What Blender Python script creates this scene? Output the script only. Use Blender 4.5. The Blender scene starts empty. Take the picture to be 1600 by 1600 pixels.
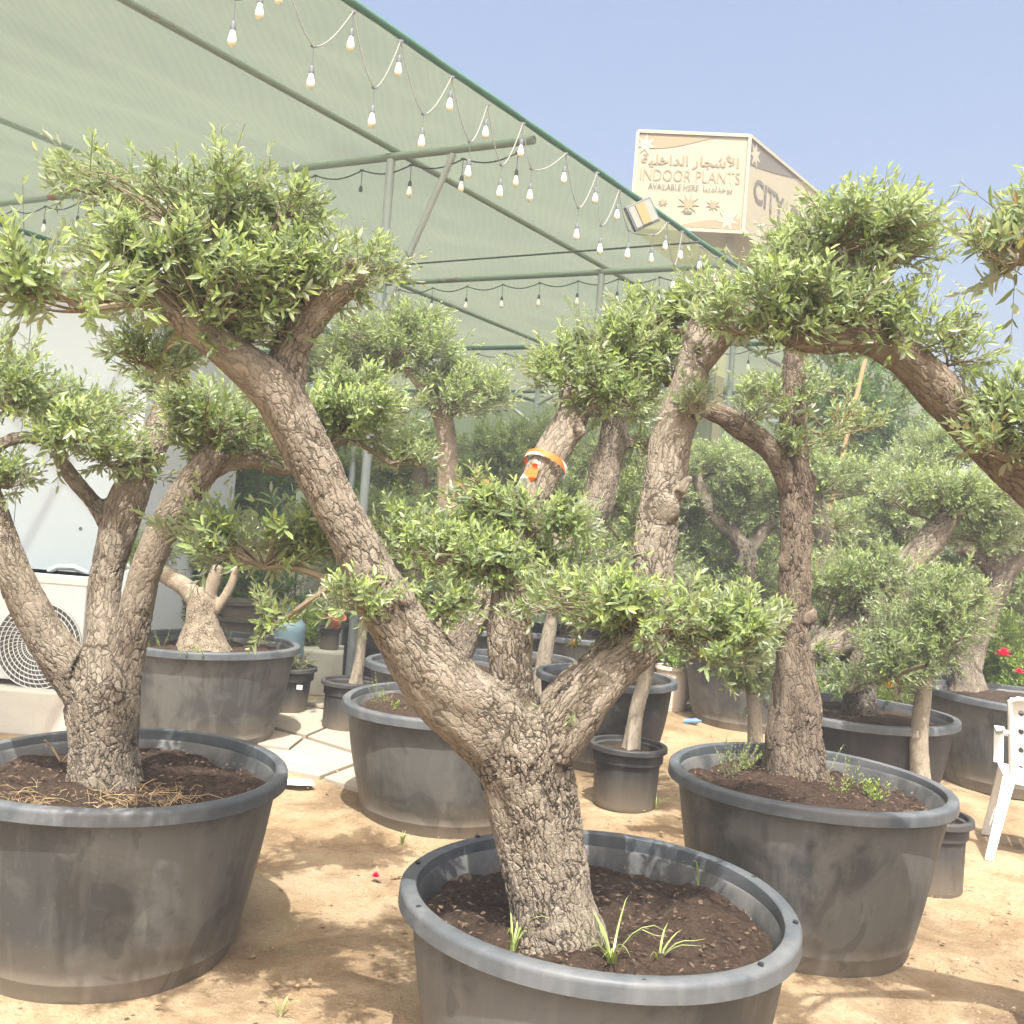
import bpy, math, random
import numpy as np
from mathutils import Vector, Matrix

# ------------------------------------------------------------------ camera, sky, sun, exposure
scene = bpy.context.scene
COL = scene.collection
F, CX = 1540.0, 800.0
CAM = np.array([0.0, 0.0, 1.615])
PITCH, ROLL = math.radians(0.75), math.radians(4.5)
_fw = np.array([0, math.cos(PITCH), math.sin(PITCH)])
_r0 = np.array([1.0, 0, 0]); _u0 = np.cross(_r0, _fw)
RIGHT = math.cos(ROLL) * _r0 + math.sin(ROLL) * _u0
UP = -math.sin(ROLL) * _r0 + math.cos(ROLL) * _u0
FWD = _fw
cam = bpy.data.cameras.new('camera')
cam.lens = 36 * F / 1600; cam.sensor_width = 36
cam.clip_start = 0.05; cam.clip_end = 2000
camo = bpy.data.objects.new('camera', cam); COL.objects.link(camo)
M = Matrix.Identity(4)
for i in range(3):
    M[i][0] = RIGHT[i]; M[i][1] = UP[i]; M[i][2] = -FWD[i]; M[i][3] = CAM[i]
camo.matrix_world = M
scene.camera = camo

SUN_EL, SUN_AZ = math.radians(63), math.radians(178)      # azimuth clockwise from +Y: the sun stands behind the photographer
world = bpy.data.worlds.new('World'); scene.world = world; world.use_nodes = True
wn = world.node_tree; wn.nodes.clear()
sky = wn.nodes.new('ShaderNodeTexSky'); sky.sky_type = 'NISHITA'; sky.sun_disc = False
sky.sun_elevation = SUN_EL; sky.sun_rotation = SUN_AZ
sky.air_density = 1.0; sky.dust_density = 10.0; sky.ozone_density = 1.1; sky.altitude = 0
bg = wn.nodes.new('ShaderNodeBackground'); bg.inputs[1].default_value = 0.15
wo = wn.nodes.new('ShaderNodeOutputWorld')
wn.links.new(sky.outputs[0], bg.inputs[0]); wn.links.new(bg.outputs[0], wo.inputs[0])
sl = bpy.data.lights.new('sun', 'SUN'); sl.energy = 4.1; sl.angle = math.radians(0.53); sl.color = (1.0, 0.975, 0.94)
so = bpy.data.objects.new('sun', sl); COL.objects.link(so)
sd = Vector((math.sin(SUN_AZ) * math.cos(SUN_EL), math.cos(SUN_AZ) * math.cos(SUN_EL), math.sin(SUN_EL)))
so.rotation_euler = sd.to_track_quat('Z', 'Y').to_euler()
so.location = (0, -4, 12)
scene.view_settings.view_transform = 'Standard'; scene.view_settings.look = 'None'
scene.view_settings.exposure = 1.15; scene.view_settings.gamma = 1.0
scene.render.engine = 'CYCLES'
scene.cycles.max_bounces = 9; scene.cycles.diffuse_bounces = 5; scene.cycles.transmission_bounces = 6; scene.cycles.transparent_max_bounces = 8
scene.cycles.use_denoising = True
HAZE = 0.006
scene.cycles.sample_clamp_indirect = 6

# ------------------------------------------------------------------ helpers
def P(px, py, z):
    """point seen at pixel (px,py) of the 1600 px photograph, z metres in front of the camera"""
    return CAM + RIGHT * ((px - CX) / F * z) - UP * ((py - CX) / F * z) + FWD * z

def G(px, py, h=0.0):
    d = RIGHT * ((px - CX) / F) - UP * ((py - CX) / F) + FWD
    return CAM + d * ((h - CAM[2]) / d[2])

rng = np.random.default_rng(7)
random.seed(7)

def tag(o, label, cat, group=None):
    o['label'] = label; o['category'] = cat
    if group: o['group'] = group
    return o

def thing(name, label, cat, loc=(0, 0, 0), group=None, rotz=0.0):
    o = bpy.data.objects.new(name, None); COL.objects.link(o)
    o.location = [float(v) for v in loc]; o.rotation_euler = (0, 0, rotz)
    o.empty_display_size = 0.2
    return tag(o, label, cat, group)

def make_mesh(name, verts, polys, mats, matidx=None, smooth=False, colors=None, vec=None):
    """polys: list of index arrays (n,k)"""
    me = bpy.data.meshes.new(name)
    verts = np.asarray(verts, dtype=np.float32)
    me.vertices.add(len(verts)); me.vertices.foreach_set('co', verts.ravel())
    loops = np.concatenate([np.asarray(p, dtype=np.int32).ravel() for p in polys])
    tot = np.concatenate([np.full(len(p), np.asarray(p).shape[1], dtype=np.int32) for p in polys])
    start = np.concatenate([[0], np.cumsum(tot)[:-1]]).astype(np.int32)
    me.loops.add(len(loops)); me.loops.foreach_set('vertex_index', loops)
    me.polygons.add(len(tot)); me.polygons.foreach_set('loop_start', start)
    try: me.polygons.foreach_set('loop_total', tot)
    except Exception: pass
    if matidx is not None: me.polygons.foreach_set('material_index', np.asarray(matidx, dtype=np.int32))
    me.polygons.foreach_set('use_smooth', np.full(len(tot), bool(smooth)))
    me.update(calc_edges=True); me.validate()
    if colors is not None:
        a = me.color_attributes.new('tone', 'FLOAT_COLOR', 'POINT')
        a.data.foreach_set('color', np.asarray(colors, dtype=np.float32).ravel())
    if vec is not None:
        a = me.attributes.new('bark', 'FLOAT_VECTOR', 'POINT')
        a.data.foreach_set('vector', np.asarray(vec, dtype=np.float32).ravel())
    for m in (mats if isinstance(mats, (list, tuple)) else [mats]): me.materials.append(m)
    return me

def link(name, me, parent=None, loc=None):
    o = bpy.data.objects.new(name, me); COL.objects.link(o)
    if parent is not None: o.parent = parent
    if loc is not None: o.location = [float(v) for v in loc]
    return o

class MB:
    """collects boxes, tubes and lathes into ONE mesh"""
    def __init__(s): s.v = []; s.q = []; s.t = []; s.n = []; s.c = 0
    def add(s, v, f):
        v = [tuple(map(float, x)) for x in v]
        for p in f: s.n.append([i + s.c for i in p])
        s.v += v; s.c += len(v)
    def box(s, c, size, R=None):
        c = np.array(c, float); h = np.array(size, float) / 2
        vs = []
        for k in ((-1,-1,-1),(1,-1,-1),(1,1,-1),(-1,1,-1),(-1,-1,1),(1,-1,1),(1,1,1),(-1,1,1)):
            d = h * np.array(k)
            if R is not None: d = R @ d
            vs.append(c + d)
        s.add(vs, [(0,3,2,1),(4,5,6,7),(0,1,5,4),(1,2,6,5),(2,3,7,6),(3,0,4,7)])
    def tube(s, pts, r, n=8, caps=True):
        pts = [np.array(p, float) for p in pts]
        rr = r if isinstance(r, (list, tuple, np.ndarray)) else [r] * len(pts)
        t = pts[1] - pts[0]; t /= np.linalg.norm(t)
        a = np.array([0, 0, 1.0]) if abs(t[2]) < .9 else np.array([1.0, 0, 0])
        n1 = np.cross(t, a); n1 /= np.linalg.norm(n1)
        vs = []
        for i, p in enumerate(pts):
            if 0 < i < len(pts) - 1: t2 = pts[i+1] - pts[i-1]
            elif i == 0: t2 = pts[1] - pts[0]
            else: t2 = pts[-1] - pts[-2]
            t2 = t2 / (np.linalg.norm(t2) + 1e-9)
            n1 = n1 - t2 * (n1 @ t2); n1 /= np.linalg.norm(n1); n2 = np.cross(t2, n1)
            for k in range(n):
                an = 2 * math.pi * k / n
                vs.append(p + rr[i] * (n1 * math.cos(an) + n2 * math.sin(an)))
        fs = []
        for i in range(len(pts) - 1):
            for k in range(n):
                a0 = i*n + k; b0 = i*n + (k+1) % n
                fs.append((a0, b0, b0 + n, a0 + n))
        if caps:
            fs.append(tuple(range(n))[::-1]); fs.append(tuple((len(pts)-1)*n + k for k in range(n)))
        s.add(vs, fs)
    def lathe(s, prof, n=64, c=(0, 0, 0), close=False):
        vs = []
        for r, z in prof:
            for k in range(n):
                an = 2 * math.pi * k / n
                vs.append((c[0] + r * math.cos(an), c[1] + r * math.sin(an), c[2] + z))
        fs = []
        m = len(prof)
        for i in range(m if close else m - 1):
            j = (i + 1) % m
            for k in range(n):
                fs.append((i*n + k, i*n + (k+1) % n, j*n + (k+1) % n, j*n + k))
        s.add(vs, fs)
    def build(s, name, mat, parent=None, smooth=False, loc=None, org=None, bevel=0):
        me = bpy.data.meshes.new(name)
        v = s.v
        if org is not None: v = [(a[0]-org[0], a[1]-org[1], a[2]-org[2]) for a in v]
        me.from_pydata(v, [], s.n); me.update()
        for m in (mat if isinstance(mat, (list, tuple)) else [mat]): me.materials.append(m)
        if smooth:
            me.polygons.foreach_set('use_smooth', np.ones(len(me.polygons), bool))
            try: me.set_sharp_from_angle(angle=math.radians(42))
            except Exception: pass
        o = link(name, me, parent, loc)
        if bevel:
            b = o.modifiers.new('bevel', 'BEVEL'); b.width = bevel; b.segments = 2; b.limit_method = 'ANGLE'
        return o

# ------------------------------------------------------------------ materials
def newmat(name):
    m = bpy.data.materials.new(name); m.use_nodes = True
    nt = m.node_tree; nt.nodes.clear()
    out = nt.nodes.new('ShaderNodeOutputMaterial')
    return m, nt, out
def N(nt, typ, ins=None, **kw):
    n = nt.nodes.new(typ)
    for k, v in kw.items(): setattr(n, k, v)
    if ins:
        for k, v in ins.items():
            if isinstance(v, bpy.types.NodeSocket): nt.links.new(v, n.inputs[k])
            else: n.inputs[k].default_value = v
    return n
def ramp(nt, fac, stops):
    r = nt.nodes.new('ShaderNodeValToRGB'); nt.links.new(fac, r.inputs[0])
    e = r.color_ramp.elements
    while len(e) > 1: e.remove(e[-1])
    for i, (p, c) in enumerate(stops):
        el = e[0] if i == 0 else e.new(p)
        el.position = p
        c = c if isinstance(c, (tuple, list)) else (c, c, c)
        el.color = (c[0], c[1], c[2], 1)
    return r.outputs[0]
def mixc(nt, f, a, b, mode='MIX'):
    n = nt.nodes.new('ShaderNodeMix'); n.data_type = 'RGBA'; n.blend_type = mode
    for s, v in ((n.inputs[0], f), (n.inputs[6], a), (n.inputs[7], b)):
        if isinstance(v, bpy.types.NodeSocket): nt.links.new(v, s)
        else: s.default_value = (v[0], v[1], v[2], 1) if isinstance(v, (tuple, list)) else v
    return n.outputs[2]
def noise(nt, vec, scale, detail=4, rough=.55, dist=0):
    n = N(nt, 'ShaderNodeTexNoise', {'Scale': scale, 'Detail': detail, 'Roughness': rough, 'Distortion': dist})
    if vec is not None: nt.links.new(vec, n.inputs['Vector'])
    return n.outputs['Fac']
def mapping(nt, vec, scale=(1, 1, 1), loc=(0, 0, 0)):
    n = N(nt, 'ShaderNodeMapping', {'Scale': scale, 'Location': loc}); nt.links.new(vec, n.inputs[0]); return n.outputs[0]
def math_(nt, op, a, b=0.0, clamp=False):
    n = nt.nodes.new('ShaderNodeMath'); n.operation = op; n.use_clamp = clamp
    for s, v in ((n.inputs[0], a), (n.inputs[1], b)):
        if isinstance(v, bpy.types.NodeSocket): nt.links.new(v, s)
        else: s.default_value = v
    return n.outputs[0]
def principled(nt, out, col, rough=.6, spec=.3, bump=None, bstr=.3, bdist=.01, metal=0):
    p = N(nt, 'ShaderNodeBsdfPrincipled')
    for k, v in (('Base Color', col), ('Roughness', rough), ('Metallic', metal)):
        if isinstance(v, bpy.types.NodeSocket): nt.links.new(v, p.inputs[k])
        else: p.inputs[k].default_value = (v[0], v[1], v[2], 1) if isinstance(v, (tuple, list)) else v
    p.inputs['Specular IOR Level'].default_value = spec
    if bump is not None:
        b = N(nt, 'ShaderNodeBump', {'Strength': bstr, 'Distance': bdist}); nt.links.new(bump, b.inputs['Height'])
        nt.links.new(b.outputs[0], p.inputs['Normal'])
    nt.links.new(p.outputs[0], out.inputs[0])
    return p
def rnd_coord(nt, k=13.0):
    tc = N(nt, 'ShaderNodeTexCoord'); oi = N(nt, 'ShaderNodeObjectInfo')
    m = math_(nt, 'MULTIPLY', oi.outputs['Random'], k)
    v = N(nt, 'ShaderNodeVectorMath', operation='ADD'); nt.links.new(tc.outputs['Object'], v.inputs[0]); nt.links.new(m, v.inputs[1])
    return v.outputs[0], oi.outputs['Random'], tc.outputs['Object']

def mat_simple(name, col, rough=.6, spec=.3, var=.12, scale=6, metal=0, bstr=.1):
    m, nt, out = newmat(name)
    v, r, o = rnd_coord(nt)
    f = noise(nt, v, scale, 5)
    c = mixc(nt, f, tuple(x*(1-var) for x in col), tuple(min(1, x*(1+var)) for x in col))
    principled(nt, out, c, rough, spec, noise(nt, v, scale*12, 3), bstr, .003, metal)
    return m

def mat_bark(name, dark, mid, light, kx=62.0, stretch=.30, depth=.013, dusty=.35):
    m, nt, out = newmat(name)
    at = N(nt, 'ShaderNodeAttribute', attribute_name='bark')
    v = at.outputs['Vector']
    wob = N(nt, 'ShaderNodeTexNoise', {'Scale': 9.0, 'Detail': 3.0}); nt.links.new(v, wob.inputs['Vector'])
    s1 = N(nt, 'ShaderNodeVectorMath', operation='SUBTRACT'); nt.links.new(wob.outputs['Color'], s1.inputs[0]); s1.inputs[1].default_value = (.5, .5, .5)
    s2 = N(nt, 'ShaderNodeVectorMath', operation='SCALE'); nt.links.new(s1.outputs[0], s2.inputs[0]); s2.inputs['Scale'].default_value = .07
    s3 = N(nt, 'ShaderNodeVectorMath', operation='ADD'); nt.links.new(v, s3.inputs[0]); nt.links.new(s2.outputs[0], s3.inputs[1])
    w2 = N(nt, 'ShaderNodeTexNoise', {'Scale': 30.0, 'Detail': 4.0, 'Roughness': .65}); nt.links.new(v, w2.inputs['Vector'])
    s4 = N(nt, 'ShaderNodeVectorMath', operation='SUBTRACT'); nt.links.new(w2.outputs['Color'], s4.inputs[0]); s4.inputs[1].default_value = (.5, .5, .5)
    s5 = N(nt, 'ShaderNodeVectorMath', operation='SCALE'); nt.links.new(s4.outputs[0], s5.inputs[0]); s5.inputs['Scale'].default_value = .020
    s6 = N(nt, 'ShaderNodeVectorMath', operation='ADD'); nt.links.new(s3.outputs[0], s6.inputs[0]); nt.links.new(s5.outputs[0], s6.inputs[1])
    mv = mapping(nt, s6.outputs[0], (1, 1, stretch))
    vo = N(nt, 'ShaderNodeTexVoronoi', {'Scale': kx}, feature='DISTANCE_TO_EDGE'); nt.links.new(mv, vo.inputs['Vector'])
    vo2 = N(nt, 'ShaderNodeTexVoronoi', {'Scale': kx * 1.9}, feature='DISTANCE_TO_EDGE'); nt.links.new(mapping(nt, s6.outputs[0], (1, 1, 1.1), (3, 1, 2)), vo2.inputs['Vector'])
    vc = N(nt, 'ShaderNodeTexVoronoi', {'Scale': kx}, feature='F1'); nt.links.new(mv, vc.inputs['Vector'])
    cw = math_(nt, 'MULTIPLY', math_(nt, 'SUBTRACT', noise(nt, v, 16, 4, .6), .52), .38)
    plate = ramp(nt, math_(nt, 'ADD', vo.outputs['Distance'], cw), [(0, 0), (.035, .35), (.12, .85), (.3, 1)])
    plate2 = ramp(nt, math_(nt, 'ADD', vo2.outputs['Distance'], math_(nt, 'MULTIPLY', cw, .8)), [(0, 0), (.06, .6), (.25, 1)])
    fine = noise(nt, mapping(nt, v, (1, 1, .5)), 120, 5, .65)
    mid_n = noise(nt, v, 7, 4, .6)
    big = noise(nt, v, 2.2, 3)
    h = math_(nt, 'ADD', math_(nt, 'MULTIPLY', plate, .62), math_(nt, 'ADD', math_(nt, 'MULTIPLY', plate2, .14), math_(nt, 'MULTIPLY', fine, .3)))
    h = math_(nt, 'ADD', h, math_(nt, 'MULTIPLY', mid_n, .5))
    sx = N(nt, 'ShaderNodeSeparateXYZ'); nt.links.new(v, sx.inputs[0])
    rad_ = math_(nt, 'SQRT', math_(nt, 'ADD', math_(nt, 'MULTIPLY', sx.outputs[0], sx.outputs[0]), math_(nt, 'MULTIPLY', sx.outputs[1], sx.outputs[1])))
    thick = ramp(nt, math_(nt, 'MULTIPLY', rad_, 6.0), [(.08, .25), (.30, .55), (.62, 1)])
    smooth_ = ramp(nt, noise(nt, v, 1.9, 3, .5), [(.40, .35), (.56, 1)])
    thick = math_(nt, 'MULTIPLY', thick, smooth_)
    h = math_(nt, 'MULTIPLY', math_(nt, 'SUBTRACT', h, 1.12), thick)
    cellv = N(nt, 'ShaderNodeSeparateColor'); nt.links.new(vc.outputs['Color'], cellv.inputs[0])
    tone = math_(nt, 'ADD', math_(nt, 'MULTIPLY', cellv.outputs[0], .3), math_(nt, 'MULTIPLY', fine, .75))
    c = mixc(nt, ramp(nt, tone, [(.28, 0), (.75, 1)]), mid, light)
    c = mixc(nt, math_(nt, 'MULTIPLY', ramp(nt, plate, [(0, .9), (.6, 0)]), ramp(nt, math_(nt, 'MULTIPLY', rad_, 6.0), [(.1, .45), (.5, 1)])), c, mixc(nt, smooth_, mid, dark))
    c = mixc(nt, ramp(nt, plate2, [(0, .22), (.5, 0)]), c, dark)
    c = mixc(nt, math_(nt, 'MULTIPLY', ramp(nt, big, [(.42, 0), (.68, 1)]), dusty), c, (.26, .218, .16))
    principled(nt, out, c, .92, .12, fine, .5, .004)
    d = N(nt, 'ShaderNodeDisplacement', {'Midlevel': 0.0, 'Scale': depth}); nt.links.new(h, d.inputs['Height'])
    nt.links.new(d.outputs[0], out.inputs['Displacement'])
    m.displacement_method = 'BOTH'
    return m

def mat_leaf(name, old, young, under, trans=.38):
    m, nt, out = newmat(name)
    at = N(nt, 'ShaderNodeAttribute', attribute_name='tone')
    sp = N(nt, 'ShaderNodeSeparateColor'); nt.links.new(at.outputs['Color'], sp.inputs[0])
    r, y, w = sp.outputs[0], sp.outputs[1], sp.outputs[2]
    c = mixc(nt, y, old, young)
    c = mixc(nt, ramp(nt, r, [(.35, .0), (1, .5)]), c, tuple(x*.5 for x in old))
    geo = N(nt, 'ShaderNodeNewGeometry')
    bk = math_(nt, 'MULTIPLY', geo.outputs['Backfacing'], .8)
    c = mixc(nt, bk, c, under)
    c = mixc(nt, w, c, (.34, .20, .09))
    p = N(nt, 'ShaderNodeBsdfPrincipled', {'Roughness': .38, 'Base Color': c}); p.inputs['Specular IOR Level'].default_value = .5
    t = N(nt, 'ShaderNodeBsdfTranslucent'); nt.links.new(mixc(nt, .5, c, (.43, .56, .08)), t.inputs[0])
    mx = N(nt, 'ShaderNodeMixShader', {0: trans}); nt.links.new(p.outputs[0], mx.inputs[1]); nt.links.new(t.outputs[0], mx.inputs[2])
    nt.links.new(mx.outputs[0], out.inputs[0])
    return m

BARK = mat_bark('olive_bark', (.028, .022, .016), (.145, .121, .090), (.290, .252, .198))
BARK_DARK = mat_bark('dark_brown_bark', (.025, .018, .012), (.120, .092, .066), (.225, .185, .140), 58, .26, .012, .15)  # darker brown bark, the trunks' own colour
BARK_PALE = mat_bark('pale_bark', (.06, .046, .03), (.235, .19, .135), (.37, .305, .22), 60, .8, .006, .5)
BARK_SMOOTH = mat_bark('young_bark', (.12, .10, .075), (.26, .22, .165), (.37, .325, .25), 22, .3, .002, .4)
LEAF = mat_leaf('olive_leaf', (.180, .235, .125), (.46, .59, .125), (.41, .445, .34))
LEAF_DULL = mat_leaf('olive_leaf_dusty', (.20, .23, .125), (.42, .49, .15), (.40, .41, .30))
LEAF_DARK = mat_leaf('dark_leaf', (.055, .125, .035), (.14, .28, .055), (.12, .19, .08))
LEAF_LIME = mat_leaf('lime_leaf', (.24, .37, .06), (.45, .60, .08), (.26, .36, .12), .35)
TWIG = mat_simple('twig_bark', (.20, .165, .11), .85, .1, .25, 20)

def mat_pot(name, base, dust, dirt=1.0):
    m, nt, out = newmat(name)
    v, r, o = rnd_coord(nt)
    n1 = noise(nt, v, 2.4, 6, .6, .6)
    n2 = noise(nt, mapping(nt, v, (5, 5, .5)), 3.0, 5, .6)
    n3 = noise(nt, v, 60, 3, .7)
    sep = N(nt, 'ShaderNodeSeparateXYZ'); nt.links.new(o, sep.inputs[0])
    c = mixc(nt, math_(nt, 'MULTIPLY', ramp(nt, n1, [(.44, 0), (.56, 1)]), .9 * dirt), base, dust)
    c = mixc(nt, math_(nt, 'MULTIPLY', ramp(nt, n2, [(.50, 0), (.66, 1)]), .35 * dirt), c, tuple(min(1, x*1.35) for x in dust))
    low = ramp(nt, math_(nt, 'ADD', sep.outputs[2], math_(nt, 'MULTIPLY', n1, .25)), [(.10, 1), (.34, 0)])
    c = mixc(nt, math_(nt, 'MULTIPLY', low, .45), c, (.30, .24, .16))
    c = mixc(nt, math_(nt, 'MULTIPLY', ramp(nt, n3, [(.62, 0), (.8, 1)]), .3), c, (.28, .25, .2))
    # splash / scuff marks
    n4 = noise(nt, mapping(nt, v, (1, 1, .6), (3, 1, 7)), 4.2, 2, .5, 1.5)
    c = mixc(nt, math_(nt, 'MULTIPLY', ramp(nt, n4, [(.60, 0), (.625, 1), (.75, .6)]), .35 * dirt), c, tuple(x*.55 for x in base))
    rg = ramp(nt, n1, [(.3, .42), (.7, .66)])
    principled(nt, out, c, rg, .4, noise(nt, v, 35, 4), .12, .004)
    return m
POT = mat_pot('nursery_plastic', (.050, .053, .053), (.120, .119, .110))
POT_BLACK = mat_pot('black_plastic', (.022, .023, .025), (.075, .070, .062), .6)
RIM = mat_pot('rim_plastic_sunlit', (.068, .078, .085), (.125, .130, .13), .7)  # lighter, bluer than the wall: sun on the rim put into the colour
SOILM, nt, out = newmat('potting_soil')
v, r, o = rnd_coord(nt)
a = noise(nt, v, 9, 6, .65); b = noise(nt, v, 46, 6, .75); vv = N(nt, 'ShaderNodeTexVoronoi', {'Scale': 70.0}); nt.links.new(v, vv.inputs['Vector'])
c = mixc(nt, ramp(nt, b, [(.3, 0), (.72, 1)]), (.018, .012, .009), (.095, .066, .047))
c = mixc(nt, math_(nt, 'MULTIPLY', ramp(nt, a, [(.45, 0), (.7, 1)]), .45), c, (.13, .094, .066))
principled(nt, out, c, .95, .1, b, .8, .012)
h = math_(nt, 'ADD', math_(nt, 'MULTIPLY', a, .6), math_(nt, 'MULTIPLY', b, .45))
d = N(nt, 'ShaderNodeDisplacement', {'Midlevel': .5, 'Scale': .05}); nt.links.new(h, d.inputs['Height']); nt.links.new(d.outputs[0], out.inputs['Displacement'])
SOILM.displacement_method = 'BOTH'

SAND, nt, out = newmat('sand_ground')
tc = N(nt, 'ShaderNodeTexCoord'); v = tc.outputs['Object']
a = noise(nt, v, .9, 5, .6); b = noise(nt, v, 5, 6, .65, .4); cfine = noise(nt, v, 90, 4, .75); pat = noise(nt, v, 1.7, 7, .68, .8)
c = mixc(nt, ramp(nt, a, [(.35, 0), (.65, 1)]), (.355, .258, .148), (.43, .337, .218))
c = mixc(nt, math_(nt, 'MULTIPLY', ramp(nt, b, [(.48, 0), (.72, 1)]), .65), c, (.27, .17, .085))
c = mixc(nt, math_(nt, 'MULTIPLY', ramp(nt, pat, [(.46, 0), (.60, 1)]), .8), c, (.20, .135, .075))
c = mixc(nt, math_(nt, 'MULTIPLY', ramp(nt, cfine, [(.56, 0), (.72, 1)]), .5), c, (.26, .17, .09))
c = mixc(nt, math_(nt, 'MULTIPLY', ramp(nt, noise(nt, mapping(nt, v, (1, 1, 1), (4, 9, 0)), 2.6, 4), [(.60, 0), (.76, 1)]), .35), c, (.33, .31, .16))
sp_ = noise(nt, v, 34, 5, .8, .5)
c = mixc(nt, math_(nt, 'MULTIPLY', ramp(nt, sp_, [(.55, 0), (.66, 1)]), .55), c, (.17, .115, .065))
c = mixc(nt, math_(nt, 'MULTIPLY', ramp(nt, noise(nt, mapping(nt, v, (1, 1, 1), (7, 2, 0)), 48, 4, .8), [(.58, 0), (.68, 1)]), .45), c, (.58, .47, .31))
hh = math_(nt, 'ADD', math_(nt, 'MULTIPLY', b, .7), math_(nt, 'MULTIPLY', cfine, .35))
principled(nt, out, c, .95, .1, hh, .9, .045)

def mat_net(name, col, trans=.5, wave=1.0, holes=0.0):
    m, nt, out = newmat(name)
    tc = N(nt, 'ShaderNodeTexCoord'); v = tc.outputs['Object']
    w1 = N(nt, 'ShaderNodeTexWave', {'Scale': 5.0, 'Distortion': 12.0, 'Detail': 3.0, 'Detail Scale': .8}); nt.links.new(mapping(nt, v, (1, .25, 1)), w1.inputs['Vector'])
    n1 = noise(nt, v, .8, 4, .6)
    c = mixc(nt, n1, tuple(x*.88 for x in col), tuple(x*1.1 for x in col))
    c = mixc(nt, math_(nt, 'MULTIPLY', w1.outputs['Fac'], .22 * wave), c, tuple(x*.72 for x in col))
    d = N(nt, 'ShaderNodeBsdfDiffuse'); nt.links.new(c, d.inputs[0])
    t = N(nt, 'ShaderNodeBsdfTranslucent'); nt.links.new(c, t.inputs[0])
    mx = N(nt, 'ShaderNodeMixShader', {0: trans}); nt.links.new(d.outputs[0], mx.inputs[1]); nt.links.new(t.outputs[0], mx.inputs[2])
    tr = N(nt, 'ShaderNodeBsdfTransparent', {0: (.86, .95, .82, 1)}); m2 = N(nt, 'ShaderNodeMixShader', {0: holes}); nt.links.new(mx.outputs[0], m2.inputs[1]); nt.links.new(tr.outputs[0], m2.inputs[2])
    nt.links.new(m2.outputs[0], out.inputs[0])
    return m
NET = mat_net('shade_net', (.158, .172, .094), .62, 1.0, .27)
NETG = mat_net('green_net', (.12, .24, .18), .3)
NETW = mat_net('pale_net', (.42, .50, .40), .3)
PIPE, nt, out = newmat('painted_pipe')
v, r, o = rnd_coord(nt)
c = mixc(nt, ramp(nt, noise(nt, v, 1.6, 5, .7), [(.60, 0), (.68, 1)]), (.20, .255, .215), (.19, .10, .065))
principled(nt, out, c, .6, .3)
GALV = mat_simple('galvanised_post', (.36, .40, .40), .45, .5, .15, 8, .3)
DARKPIPE = mat_simple('dark_green_pipe', (.06, .14, .11), .5, .3)
WHITEPANEL = mat_simple('white_panel', (.52, .58, .62), .45, .3, .04, 1.5, 0, .02)
WHITETRIM = mat_simple('white_trim', (.80, .82, .86), .4, .35, .04)
ACW = mat_simple('aircon_white', (.58, .585, .57), .45, .35, .06)
ACD = mat_simple('aircon_dark', (.10, .10, .10), .6)
ACG = mat_simple('guard_wire', (.55, .55, .53), .5, .4)
CONC = mat_simple('concrete', (.40, .38, .34), .9, .1, .25, 5, 0, .5)
PAVE = mat_simple('paving_stone', (.34, .30, .235), .85, .2, .18, 4, 0, .4)
CHAIRM = mat_simple('white_plastic', (.78, .77, .73), .38, .4, .03)
BLACKM = mat_simple('hole_shade', (.025, .028, .03), .5)
CABLEM = mat_simple('cable_grey', (.28, .28, .25), .6)
CABLED = mat_simple('cable_dark', (.05, .06, .055), .6)
SOCK = mat_simple('socket_grey', (.13, .14, .15), .55)
BULBM, nt, out = newmat('bulb_opal')
tc = N(nt, 'ShaderNodeTexCoord'); sp = N(nt, 'ShaderNodeSeparateXYZ'); nt.links.new(tc.outputs['Object'], sp.inputs[0])
c = mixc(nt, ramp(nt, math_(nt, 'MULTIPLY', sp.outputs[2], -10.0), [(.62, 0), (.80, 1)]), (.80, .80, .78), (.80, .75, .52))
p = principled(nt, out, c, .3, .4)
TERRA = mat_simple('terracotta', (.55, .20, .11), .8)
CREAM = mat_simple('cream_pot', (.62, .55, .45), .6)
BLUEJUG = mat_simple('blue_jug', (.25, .38, .46), .25, .5)
SIGNF = mat_simple('sign_faded', (.335, .305, .215), .5, .3, .07, 1.2)
SIGNT = mat_simple('sign_tan', (.265, .21, .125), .55, .3, .08, 3)
SIGNL = mat_simple('sign_lettering', (.25, .20, .125), .6, .2, .06)
SIGNG = mat_simple('sign_grey', (.145, .135, .115), .6, .2, .05)
SIGNW = mat_simple('sign_white', (.365, .338, .25), .5, .3, .04)
TAPE, nt, out = newmat('barrier_tape')
tc = N(nt, 'ShaderNodeTexCoord'); w = N(nt, 'ShaderNodeTexWave', {'Scale': 5.0, 'Distortion': .8}, bands_direction='DIAGONAL'); nt.links.new(tc.outputs['Object'], w.inputs[0])
principled(nt, out, mixc(nt, ramp(nt, w.outputs['Fac'], [(.48, 0), (.52, 1)]), (.80, .79, .78), (.85, .16, .03)), .4, .4)
BAMBOO = mat_simple('bamboo', (.36, .25, .125), .6)
LAMPGLASS = mat_simple('lamp_glass', (.26, .27, .23), .15, .6)
LAMPY = mat_simple('lamp_led', (.30, .24, .11), .4)
TEAL = mat_simple('teal_plastic', (.10, .32, .36), .5)
RED = mat_simple('red_petal', (.75, .03, .10), .5)
YEL = mat_simple('yellow_petal', (.85, .45, .02), .5)
PAPER = mat_simple('paper_litter', (.72, .70, .66), .8)
DRY = mat_simple('dry_grass', (.34, .25, .135), .9)
GRASSM = mat_leaf('grass_blade', (.22, .32, .07), (.42, .50, .12), (.30, .36, .14), .35)
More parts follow.
